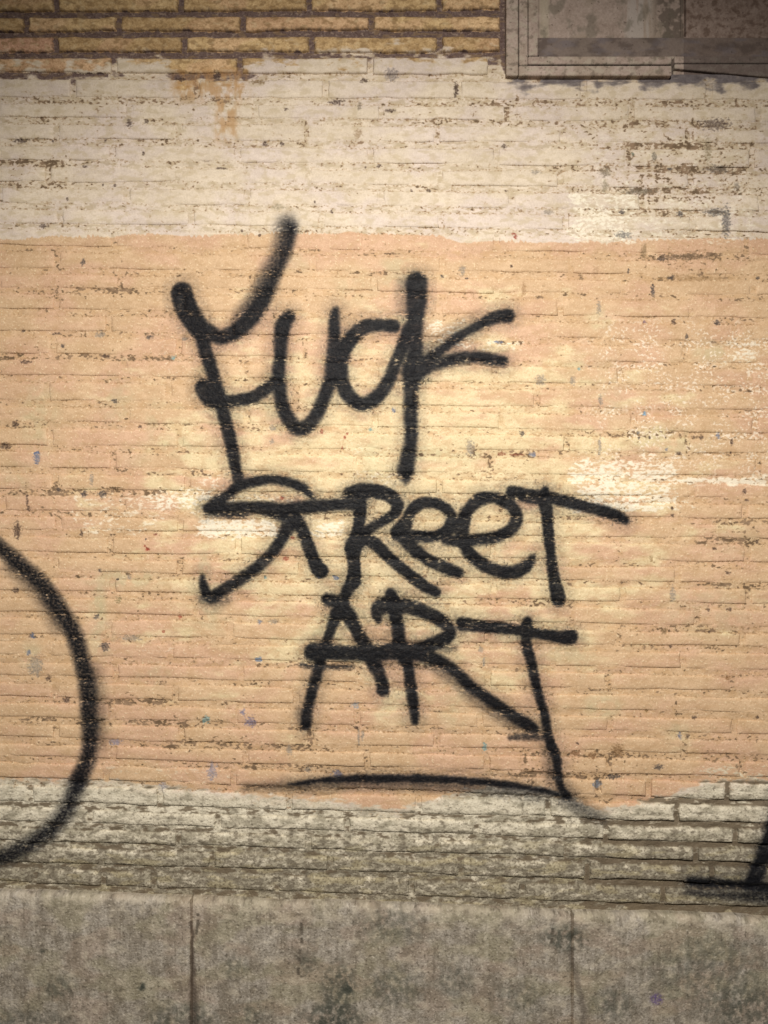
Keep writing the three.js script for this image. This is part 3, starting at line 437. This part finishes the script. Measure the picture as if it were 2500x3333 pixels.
// ---------------------------------------------------------------- brick wall
const wall = thing('brick_wall', 'long brick wall in thin courses, whitewashed above a peach painted band', 'wall');
function brickGeometry(b, tile, fine) {
  const xs = [], len = b.xr - b.xl, edge = fine ? [0, 2, 5, 10, 18] : [0, 4, 11];
  const step = fine ? 36 : 130, nm = Math.max(1, Math.round((len - 2 * edge[edge.length - 1]) / step));
  for (const e of edge) xs.push(e / len);
  for (let i = 1; i < nm; i++) xs.push((edge[edge.length - 1] + (len - 2 * edge[edge.length - 1]) * i / nm) / len);
  for (const e of edge.slice().reverse()) xs.push(1 - e / len);
  const ys = fine ? [0, 0.04, 0.1, 0.2, 0.35, 0.5, 0.65, 0.8, 0.9, 0.96, 1] : [0, 0.08, 0.22, 0.78, 0.92, 1];
  const nx = xs.length, ny = ys.length, pos = [], uv = [], idx = [];
  for (let j = 0; j < ny; j++) for (let i = 0; i < nx; i++) {
    let px = lerp(b.xl, b.xr, xs[i]); const t0 = topEdge(b.r, px), t1 = botEdge(b.r, px), py = lerp(t0, t1, ys[j]);
    px = lerp(bl(b, py), br(b, py), xs[i]);
    const d = Math.max(0, Math.min(py - t0, t1 - py, px - bl(b, py), br(b, py) - px));
    pos.push(X(px), Y(py), frontZ(b, px, py, d) * 0.001); uv.push(...tile.uv(px, py));
  }
  for (let j = 0; j + 1 < ny; j++) for (let i = 0; i + 1 < nx; i++) { const a = j * nx + i; idx.push(a, a + nx, a + 1, a + 1, a + nx, a + nx + 1); }
  const ring = [];
  for (let i = 0; i < nx; i++) ring.push(i);
  for (let j = 1; j < ny; j++) ring.push(j * nx + nx - 1);
  for (let i = nx - 2; i >= 0; i--) ring.push((ny - 1) * nx + i);
  for (let j = ny - 2; j > 0; j--) ring.push(j * nx);
  const b0 = pos.length / 3;
  for (const q of ring) { pos.push(pos[q * 3], pos[q * 3 + 1], -0.022); uv.push(uv[q * 2], uv[q * 2 + 1]); }
  for (let k = 0; k < ring.length; k++) { const k1 = (k + 1) % ring.length; idx.push(ring[k], ring[k1], b0 + k, ring[k1], b0 + k1, b0 + k); }
  return geom(pos, uv, idx);
}
const outer = new Map();
let nb = 0;
for (const b of bricks) {
  const tile = tileFor(b);
  if (b.visible) { add(wall, nb ? 'brick_' + String(nb).padStart(3, '0') : 'brick', brickGeometry(b, tile, true), tile.mat); nb++; }
  else { if (!outer.has(tile)) outer.set(tile, []); outer.get(tile).push(brickGeometry(b, tile, false)); }
}
for (const [tile, list] of outer) { const m = add(wall, 'brickwork', mergeGeometries(list), tile.mat); m.userData.kind = 'stuff'; }
function mortarGeometry(tile, x0, x1, y0, y1, step) {
  const nx = Math.ceil((x1 - x0) / step), ny = Math.ceil((y1 - y0) / step), pos = [], uv = [], idx = [];
  for (let j = 0; j <= ny; j++) for (let i = 0; i <= nx; i++) {
    const px = lerp(x0, x1, i / nx), py = lerp(y0, y1, j / ny);
    pos.push(X(px), Y(py), -0.001 * jointDepth(px, py)); uv.push(...tile.uv(px, py));
  }
  for (let j = 0; j < ny; j++) for (let i = 0; i < nx; i++) {
    const cx = lerp(x0, x1, (i + 0.5) / nx), cy = lerp(y0, y1, (j + 0.5) / ny);
    if (cx > WIN.x0 + 8 && cx < WIN.x1 - 8 && cy < WIN.y1 - 4) continue;
    const a = j * (nx + 1) + i; idx.push(a, a + nx + 1, a + 1, a + 1, a + nx + 1, a + nx + 2);
  }
  return geom(pos, uv, idx);
}
add(wall, 'mortar', mortarGeometry(MAIN, -450, 2950, -300, 3005, 11), MAIN.mat);
const TOP_Y = LEFT[0] + 10;
add(wall, 'mortar', mortarGeometry(TILES[1], X0, -450, TOP_Y, 3005, 40), TILES[1].mat);
add(wall, 'mortar', mortarGeometry(TILES[2], 2950, X1, TOP_Y, 3005, 40), TILES[2].mat);
add(wall, 'mortar', mortarGeometry(TILES[3], -450, 2950, TOP_Y, -300, 30), TILES[3].mat);
{ // the body of the wall behind the face
  const m = new THREE.MeshStandardMaterial({ color: new THREE.Color(0.54, 0.42, 0.27), roughness: 0.95 }); m.name = 'rubble core';
  const g = new THREE.BoxGeometry((X1 - X0) * S, Y(TOP_Y), 0.3); g.translate(X((X0 + X1) / 2), Y(TOP_Y) / 2, -0.3 / 2 - 0.11); add(wall, 'wall_core', g, m);
}
console.log('bricks as parts', nb);

// ---------------------------------------------------------------- sprayed writing: a thin coat of paint that follows the relief
function coat(ids) {
  const step = 4, on = (px, py) => { const i = Math.round(tu(px)), j = Math.round(tv(py)); if (i < 0 || j < 0 || i >= MAIN.w || j >= MAIN.h) return false; const o = j * MAIN.w + i; return GA[o] > 0.34 && ids.includes(GI[o]); };
  const pos = [], uv = [], idx = [], key = new Map();
  let ax = 1e9, bx = -1e9, ay = 1e9, by = -1e9;
  for (const s of STROKES) if (ids.includes(s.id)) for (const p of s.pts) { ax = Math.min(ax, p[0]); bx = Math.max(bx, p[0]); ay = Math.min(ay, p[1]); by = Math.max(by, p[1]); }
  ax = Math.max(-440, Math.floor((ax - 60) / step) * step); bx = Math.min(2940, bx + 60); ay = Math.floor((ay - 60) / step) * step; by += 60;
  const vert = (x, y) => {
    const k = x * 10000 + y; let n = key.get(k);
    if (n === undefined) {
      let z = -99; for (const [u, v] of [[0, 0], [4, 0], [-4, 0], [0, 4], [0, -4]]) z = Math.max(z, surfaceZ(x + u, y + v));
      n = pos.length / 3; pos.push(X(x), Y(y), (z + 0.7) * 0.001); uv.push(...MAIN.uv(x, y)); key.set(k, n);
    }
    return n;
  };
  for (let y = ay; y < by; y += step) for (let x = ax; x < bx; x += step) if (on(x + step / 2, y + step / 2)) {
    const a = vert(x, y), b = vert(x + step, y), c = vert(x, y + step), d = vert(x + step, y + step); idx.push(a, c, b, b, c, d);
  }
  return geom(pos, uv, idx);
}
const sprayMat = MAIN.mat.clone(); sprayMat.name = 'black spray paint';
const WORDS = 'black sprayed words on the peach band of the wall';
for (const [name, ids, label] of [
  ['graffiti_word', [1, 2, 3, 4], 'tall looping black sprayed four letter word crossing the edge of the white paint'],
  ['graffiti_word', [5, 6, 7, 8, 9, 10], 'black sprayed word STREET with a long crossbar on its last letter'],
  ['graffiti_word', [11, 12, 13], 'black sprayed word ART, the lowest and shortest of the words']]) {
  const w = thing(name, label, 'graffiti', WORDS);
  ids.forEach((i, k) => add(w, k ? 'letter_' + String(k).padStart(3, '0') : 'letter', coat([i]), sprayMat));
}
for (const [name, id, label] of [
  ['graffiti_line', 14, 'thin curved black sprayed underline beneath the word ART'],
  ['graffiti_arc', 15, 'big round black sprayed arc standing alone beside the words'],
  ['graffiti_mark', 16, 'thick black sprayed corner stroke just above the stone plinth']]) {
  const m = new THREE.Mesh(coat([id]), sprayMat); m.name = numbered(name); m.castShadow = m.receiveShadow = true; scene.add(m); tag(m, label, 'graffiti');
}

// ---------------------------------------------------------------- stone plinth
const PL = { x0: -450, x1: 2950, y0: 2860, y1: 3800, w: 2048, h: 600 };
const plinthY = (px) => 2894 + (2981 - 2894) * px / 2500 + 9 * (vn(px / 180, 70) - 0.5) + 6 * (fbm(px / 40, 60, 3) - 0.5);
const PJ = [-2500, -1900, -640, 628, 1858, 3060, 4250, 5000];
{
  const { w, h } = PL, C = new Uint8Array(w * h * 4), Bm = new Uint8Array(w * h * 4), R = new Uint8Array(w * h * 4);
  const STAIN = [[1105, 3190, 55, 70, .7], [1090, 3300, 90, 60, .9], [1000, 3120, 40, 40, .5], [1135, 3200, 20, 20, 1], [470, 3195, 14, 14, 1], [150, 3078, 9, 9, 1], [1280, 3200, 90, 60, .5], [770, 3130, 40, 40, .4], [200, 3200, 60, 40, .45], [1990, 3250, 70, 50, .5], [80, 3320, 200, 50, .5], [600, 3310, 120, 60, .6], [820, 3290, 60, 40, .5], [2300, 3150, 200, 120, .4], [2420, 3280, 120, 80, .6], [1270, 3000, 120, 60, .4], [1830, 3040, 70, 40, .8], [1480, 3180, 60, 60, .4], [1690, 3240, 90, 60, .35]];
  for (let j = 0; j < h; j++) for (let i = 0; i < w; i++) {
    const px = PL.x0 + (i + 0.5) / w * (PL.x1 - PL.x0), py = PL.y1 - (j + 0.5) / h * (PL.y1 - PL.y0), o = (j * w + i) * 4;
    const n1 = fbm(px / 7, py / 7, 2), n2 = fbm(px / 34, py / 34, 4), n3 = fbm(px / 190, py / 150, 3), nv = fbm(px / 12, py / 60, 3), gr = vn(px / 2.4, py / 2.4) - 0.5, top = py - plinthY(px);
    const nw = fbm(px / 26 + 77, py / 260, 3), g = (n2 - 0.5) * 64 + (n3 - 0.5) * 46 + (n1 - 0.5) * 40 + (nv - 0.5) * 44 + (nw - 0.5) * 50 + gr * 28; out[0] = 154 + g; out[1] = 145 + g; out[2] = 132 + g;
    mixTo([150, 142, 114], 0.5 * sm(0.46, 0.62, fbm(px / 210 + 8, py / 120, 3)));
    mixTo([168, 146, 128], 0.4 * sm(0.5, 0.64, fbm(px / 180 + 58, py / 100, 3)));
    mixTo([112, 101, 86], 0.42 * sm(0.42, 0.70, fbm(px / 60 + 12, py / 90, 5)));
    mixTo([80, 72, 62], 0.5 * sm(0.60, 0.72, fbm(px / 11 + 2, py / 11, 3)));
    mixTo([96, 86, 74], 0.4 * sm(0.54, 0.66, nv) * sm(0.46, 0.6, n3));
    mixTo([206, 194, 172], 0.45 * sm(0.48, 0.70, fbm(px / 44 + 40, py / 34, 5) + 0.14 * (1 - sm(10, 90, top)) - 0.03));  // worn pale mottling, with light along the top edge painted in
    mixTo([216, 206, 188], 0.5 * sm(0.62, 0.73, fbm(px / 10 + 61, py / 8, 3)));
    { const c = Math.abs(px - 628 - 10 * (py - 3000) / 333 + 10 * (vn(py / 30, 2) - 0.5)), wd = 6 + 13 * sm(3060, 3330, py); if (c < 45 && py > 2985) mixTo([92, 80, 70], 0.75 * (1 - sm(wd * 0.2, wd * 1.5, c + 10 * (fbm(px / 9, py / 14, 2) - 0.5)))); }
    { const c = Math.abs(px - 1856 - 34 * sm(3080, 3290, py) + 10 * (vn(py / 26, 8) - 0.5)); if (c < 30 && py > 3070) mixTo([96, 87, 78], 0.5 * (1 - sm(3, 15, c + 8 * (n1 - 0.5)))); }
    for (const s of STAIN) { const e = Math.hypot((px - s[0]) / s[2], (py - s[1]) / s[3]); if (e < 1.6) mixTo([66, 68, 60], 0.95 * s[4] * (1 - sm(0.4, 1.5, e)) * sm(0.30, 0.66, fbm(px / 20, py / 26, 4))); }
    const pe = Math.hypot((px - 2128) / 22, (py - 3236) / 20); if (pe < 1.5) mixTo([96, 78, 122], 0.8 * (1 - sm(0.5, 1.3, pe)) * sm(0.3, 0.6, n1));
    let hh = (n1 - 0.5) * 1.5 + (n2 - 0.5) * 1.8 + (nv - 0.5) * 0.6;
    for (const [cx, c0, c1] of [[985, 2990, 3160], [650, 2960, 3030], [1795, 3010, 3060]]) { const dx = Math.abs(px - cx - (py - c0) * -0.06 + 8 * (vn(py / 22, cx) - 0.5)); if (dx < 9 && py > c0 && py < c1) { const k = (1 - sm(1.5, 7, dx)) * sm(0.25, 0.5, vn(py / 12, 5)); mixTo([84, 76, 66], 0.7 * k); hh -= k; } }
    C[o] = by8(out[0]); C[o + 1] = by8(out[1]); C[o + 2] = by8(out[2]); C[o + 3] = Bm[o + 3] = R[o + 3] = 255;
    Bm[o] = Bm[o + 1] = Bm[o + 2] = by8(128 + hh * HK); R[o] = R[o + 1] = R[o + 2] = by8((0.84 + (n1 - 0.5) * 0.1) * 255);
  }
  const mat = surfaceMaterial('weathered stone', C, Bm, R, w, h, { specularIntensity: 0.4 });
  const uvOf = (px, py) => [(px - PL.x0) / (PL.x1 - PL.x0), 1 - (py - PL.y0) / (PL.y1 - PL.y0)];
  const plinth = thing('stone_plinth', 'weathered grey stone plinth running along the foot of the wall', 'plinth');
  const ground = 1666.5 + EYE / S;
  for (let k = 0; k + 1 < PJ.length; k++) {
    const xa = PJ[k] + 3, xb = PJ[k + 1] - 3, n = Math.round((xb - xa) / 16), pos = [], uv = [], idx = [], z0 = 0.020 + 0.004 * (rnd() - 0.5);
    const prof = []; // [pixels below the top, z]
    prof.push([0, -0.10], [0, 0.002], [0.6, z0 - 0.012], [4, z0 - 0.006], [10, z0 - 0.0025], [20, z0], [45, z0]);
    for (let q = 80; q < 800; q += 40) prof.push([q, z0]);
    prof.push([-1, z0]);
    for (let i = 0; i <= n; i++) {
      const px = lerp(xa, xb, i / n), ty = plinthY(px), e = Math.min(px - xa, xb - px), er = 0.005 * Math.max(0, 1 - e / 10) ** 2;
      for (const [d, z] of prof) {
        const py = d < 0 ? ground : ty + d, rough = d > 15 || d < 0 ? 0.0035 * (fbm(px / 55, py / 55, 3) - 0.5) : d > 0 ? 0.003 * (fbm(px / 60, 9, 2) - 0.5) : 0;
        pos.push(X(px), Y(py), z + rough - (z > 0.004 ? er : 0)); uv.push(...uvOf(px, py - (d === 0 ? (0.02 - z) / S * 0.2 : 0)));
      }
    }
    const m = prof.length;
    for (let i = 0; i < n; i++) for (let j = 0; j + 1 < m; j++) { const a = i * m + j; idx.push(a, a + 1, a + m, a + m, a + 1, a + m + 1); }
    const fan = (i, flip) => { const b0 = pos.length / 3; for (let j = 0; j < m; j++) { const a = (i * m + j) * 3; pos.push(pos[a], pos[a + 1], pos[a + 2], pos[a], pos[a + 1], -0.1); uv.push(uv[(i * m + j) * 2], uv[(i * m + j) * 2 + 1], uv[(i * m + j) * 2] + 0.01, uv[(i * m + j) * 2 + 1]); } for (let j = 0; j + 1 < m; j++) { const a = b0 + j * 2; flip ? idx.push(a, a + 1, a + 2, a + 2, a + 1, a + 3) : idx.push(a, a + 2, a + 1, a + 2, a + 3, a + 1); } };
    fan(0, false); fan(n, true);
    add(plinth, k ? 'stone_block_' + String(k).padStart(3, '0') : 'stone_block', geom(pos, uv, idx), mat);
  }
  for (let k = 1; k + 1 < PJ.length; k++) { // pointing between the blocks
    const px = PJ[k], ty = plinthY(px) + 3, g = new THREE.BoxGeometry(9 * S, Y(ty) - 0.001, 0.1, 1, 24, 1); g.translate(X(px), Y(ty) / 2, 0.0165 - 0.05);
    const p = g.attributes.position, u = g.attributes.uv; for (let i = 0; i < p.count; i++) { if (p.getZ(i) > 0) p.setZ(i, p.getZ(i) + 0.004 * (vn(p.getY(i) * 30, k) - 0.6)); const q = uvOf(1250 + p.getX(i) / S, 1666.5 - (p.getY(i) - EYE) / S); u.setXY(i, q[0], q[1]); }
    g.computeVertexNormals(); const jm = mat.clone(); jm.color.setRGB(0.62, 0.58, 0.54); jm.name = 'dirty pointing'; add(plinth, 'pointing', g, jm);
  }
}

// ---------------------------------------------------------------- stone window surround with a closed recess
{
  const W = { x0: 1600, x1: 3100, y0: -860, y1: 300, w: 1024, h: 768 }, { w, h } = W, C = new Uint8Array(w * h * 4), Bm = new Uint8Array(w * h * 4), R = new Uint8Array(w * h * 4);
  for (let j = 0; j < h; j++) for (let i = 0; i < w; i++) {
    const px = W.x0 + (i + 0.5) / w * (W.x1 - W.x0), py = W.y1 - (j + 0.5) / h * (W.y1 - W.y0), o = (j * w + i) * 4;
    const n1 = fbm(px / 8, py / 8, 2), n2 = fbm(px / 36, py / 36, 3), n3 = fbm(px / 130, py / 150, 2), nv = fbm(px / 11, py / 90, 2), gr = vn(px / 3, py / 3);
    const g = (n2 - 0.5) * 34 + (n1 - 0.5) * 26 + (n3 - 0.5) * 26 + (gr - 0.5) * 12;
    const plain = px < 2226;
    if (plain) { out[0] = 174 + g; out[1] = 155 + g; out[2] = 142 + g; mixTo([152, 136, 118], 0.5 * sm(0.5, 0.65, n3)); } else { out[0] = 146 + g; out[1] = 126 + g; out[2] = 114 + g; }
    if (py < 124 && px > 1750) {
      if (plain) { mixTo([186, 174, 164], 0.8 * sm(0.4, 0.6, fbm(px / 16, py / 200, 2) + 0.1) * (1 - sm(26, 56, Math.abs(px - 2078 + (py - 60) * 0.05)))); mixTo([184, 174, 148], 0.45 * (1 - sm(8, 22, Math.abs(px - 1772)))); mixTo([96, 84, 74], 0.7 * sm(2120, 2150, px) * sm(0.45, 0.6, n2 + 0.08)); mixTo([110, 102, 88], 0.5 * sm(0.5, 0.7, fbm(px / 50, py / 60, 4))); }
      else { mixTo([96, 76, 64], 0.6 * sm(0.44, 0.70, fbm(px / 26 + 4, py / 22, 4))); mixTo([170, 150, 138], 0.5 * sm(0.58, 0.7, fbm(px / 26, py / 22 + 9, 3))); }
    } else if (py < 183 && px > 1750) { mixTo([104, 92, 85], 0.6); mixTo([80, 68, 62], 0.5 * sm(0.44, 0.70, fbm(px / 60, py / 34 + 5, 4))); mixTo([116, 108, 112], 0.5 * sm(0.50, 0.72, fbm(px / 80 + 7, py / 40, 3))); }  // darker strip across the foot of the recess
    else { mixTo([178, 166, 148], 0.6 * sm(0.5, 0.62, fbm(px / 34, py / 18, 3))); mixTo([106, 94, 82], 0.5 * sm(0.52, 0.70, fbm(px / 24 + 5, py / 22, 4))); if (!plain) mixTo([92, 82, 78], 0.6); }
    mixTo([72, 60, 52], 0.5 * sm(0.70, 0.80, fbm(px / 12 + 20, py / 11, 3)));
    C[o] = by8(out[0]); C[o + 1] = by8(out[1]); C[o + 2] = by8(out[2]); C[o + 3] = Bm[o + 3] = R[o + 3] = 255;
    Bm[o] = Bm[o + 1] = Bm[o + 2] = by8(128 + HK * ((n1 - 0.5) * 1.2 + (n2 - 0.5) * 1.2)); R[o] = R[o + 1] = R[o + 2] = by8(0.85 * 255);
  }
  const mat = surfaceMaterial('old stone', C, Bm, R, w, h, { specularIntensity: 0.4 });
  const win = thing('window_surround', 'moulded grey stone window surround with a closed recess, set in bare brick', 'window');
  // a piece that covers these photograph pixels when its front stands at depth z (metres); its shape is a prism with rounded arrises
  const piece = (name, x0, x1, y0, y1, z, deep, label, drop = 0) => {
    const f = (DIST - z) / DIST, xa = (x0 - 1250) * S * f, xb = (x1 - 1250) * S * f, ya = EYE + (1666.5 - y0) * S * f, yb = EYE + (1666.5 - y1) * S * f, dp = deep;
    const g = new RoundedBoxGeometry(xb - xa, ya - yb, dp, 2, Math.min(0.004, (xb - xa) * 0.3, (ya - yb) * 0.3)); g.translate((xa + xb) / 2, (ya + yb) / 2, z - dp / 2);
    const p = g.attributes.position, u = g.attributes.uv;
    for (let i = 0; i < p.count; i++) {
      if (drop && p.getY(i) < (ya + yb) / 2) p.setY(i, p.getY(i) - drop * (p.getX(i) - xa) / (xb - xa));
      const px = 1250 + p.getX(i) / S / f, py = 1666.5 - (p.getY(i) - EYE) / S / f; u.setXY(i, (px - W.x0) / (W.x1 - W.x0), 1 - (py - W.y0) / (W.y1 - W.y0));
    }
    g.computeVertexNormals();
    const m = add(win, name, g, mat); if (label) m.userData.label = label; return m;
  };
  piece('jamb', 1648, 1688, -830, 245, 0.012, 0.12, 'flat outer fillet of the stone jamb');
  piece('jamb_moulding', 1689.5, 1719, -830, 212, 0.004, 0.10); piece('jamb_moulding_001', 1720, 1756, -830, 181, -0.010, 0.09);
  piece('sill_rail', 1689, 2188, 212, 245, 0.014, 0.12, 'light lower rail of the stone sill'); piece('sill_moulding', 1719, 2188, 182, 208.5, 0.002, 0.10);
  piece('sill_rail_001', 2196, 2990, 207, 222, 0.002, 0.10, 'darker sill rail whose lower edge slopes', 0.052); piece('sill_moulding_001', 2196, 2990, 180, 205, -0.008, 0.09);
  piece('sill_bed', 2192, 2990, 216, 268, -0.010, 0.08, 'grey cement under the sloping sill rail');
  piece('jamb_001', 2993, 3040, -830, 290, 0.012, 0.12);
  piece('recess_base', 1740, 2992, 118, 192, -0.022, 0.06, 'darker strip along the bottom of the recess');
  piece('panel', 1744, 2217, -830, 123, -0.024, 0.06, 'grey stone panel with a pale lime streak'); piece('panel_001', 2233, 2992, -830, 123, -0.0245, 0.06, 'brown pitted stone panel');
  piece('panel_joint', 2214, 2236, -830, 124, -0.036, 0.03, 'dark joint between the two panels');
}

// ---------------------------------------------------------------- ground
{
  const w = 512, C = new Uint8Array(w * w * 4), Bm = new Uint8Array(w * w * 4), R = new Uint8Array(w * w * 4);
  for (let j = 0; j < w; j++) for (let i = 0; i < w; i++) {
    const o = (j * w + i) * 4, n = fbm(i / 4, j / 4, 2), n2 = fbm(i / 40, j / 40, 3), v = 70 + (n - 0.5) * 60 + (n2 - 0.5) * 26;
    C[o] = by8(v + 3); C[o + 1] = by8(v); C[o + 2] = by8(v - 4); C[o + 3] = Bm[o + 3] = R[o + 3] = 255; Bm[o] = Bm[o + 1] = Bm[o + 2] = by8(n * 255); R[o] = R[o + 1] = R[o + 2] = 225;
  }
  const mat = surfaceMaterial('street asphalt', C, Bm, R, w, w);
  for (const t of [mat.map, mat.bumpMap, mat.roughnessMap]) t.repeat.set(40, 40);
  const g = new THREE.PlaneGeometry(60, 60); g.rotateX(-Math.PI / 2); const m = new THREE.Mesh(g, mat); m.name = 'street'; m.receiveShadow = true; scene.add(m);
  tag(m, 'dark asphalt street in front of the wall', null, null, 'structure');
}

// ---------------------------------------------------------------- added unseen stand lamp behind the camera, its beam shaped to light the wall
{
  const [lx, ly, lz] = LAMP.at, lamp = thing('added_stand_lamp', 'added unseen hooded lamp on a tall black tripod stand facing the wall', 'lamp');
  const black = new THREE.MeshStandardMaterial({ color: new THREE.Color(0.03, 0.03, 0.033), roughness: 0.5, metalness: 0.2 }); black.name = 'black metal';
  const lit = new THREE.MeshStandardMaterial({ color: 0xffffff, emissive: new THREE.Color(...LAMP.color), emissiveIntensity: 4 }); lit.name = 'lit diodes';
  const to = new THREE.Vector3(...LAMP.aim), from = new THREE.Vector3(lx, ly, lz), dir = to.clone().sub(from).normalize();
  const head = new THREE.Object3D(); head.position.copy(from); head.lookAt(to); head.updateMatrix(); // +z looks at the wall
  const put = (g) => g.applyMatrix4(head.matrix);
  add(lamp, 'hood', put(new THREE.LatheGeometry([[0.012, -0.10], [0.03, -0.098], [0.045, -0.07], [0.052, -0.03], [0.053, -0.012], [0.050, -0.012], [0.048, -0.03], [0.03, -0.06]].map(([r, z]) => new THREE.Vector2(r, z)), 32).rotateX(Math.PI / 2)), black);
  add(lamp, 'light_panel', put(new THREE.CylinderGeometry(0.036, 0.036, 0.004, 32).rotateX(Math.PI / 2).translate(0, 0, -0.024)), lit);
  const back = from.clone().addScaledVector(dir, -0.10), foot = [back.x, 0, back.z + 0.02];
  const arm = new THREE.CatmullRomCurve3([back.clone().addScaledVector(dir, 0.006), new THREE.Vector3(foot[0], back.y - 0.03, foot[2] - 0.004), new THREE.Vector3(foot[0], back.y - 0.10, foot[2])]);
  add(lamp, 'bracket', new THREE.TubeGeometry(arm, 16, 0.009, 10), black);
  add(lamp, 'pole', new THREE.CylinderGeometry(0.011, 0.014, back.y - 0.38, 16).translate(foot[0], (back.y - 0.10 + 0.28) / 2, foot[2]), black);
  add(lamp, 'hub', new THREE.CylinderGeometry(0.024, 0.024, 0.06, 16).translate(foot[0], 0.52, foot[2]), black);
  for (let k = 0; k < 3; k++) {
    const a = k * Math.PI * 2 / 3 + Math.PI / 2, c = new THREE.CatmullRomCurve3([new THREE.Vector3(foot[0], 0.52, foot[2]), new THREE.Vector3(foot[0] + Math.cos(a) * 0.24, 0.27, foot[2] + Math.sin(a) * 0.24), new THREE.Vector3(foot[0] + Math.cos(a) * 0.46, 0.009, foot[2] + Math.sin(a) * 0.46)]);
    add(lamp, k ? 'leg_00' + k : 'leg', new THREE.TubeGeometry(c, 12, 0.009, 10), black);
  }
  const spot = new THREE.SpotLight(new THREE.Color(...LAMP.color), LAMP.intensity, 0, LAMP.angle, 0.98, 2);
  spot.position.copy(from); spot.target.position.copy(to); spot.castShadow = true; spot.shadow.radius = 2; spot.shadow.mapSize.set(2048, 2048);
  scene.add(spot, spot.target);
}

renderer.render(scene, camera);
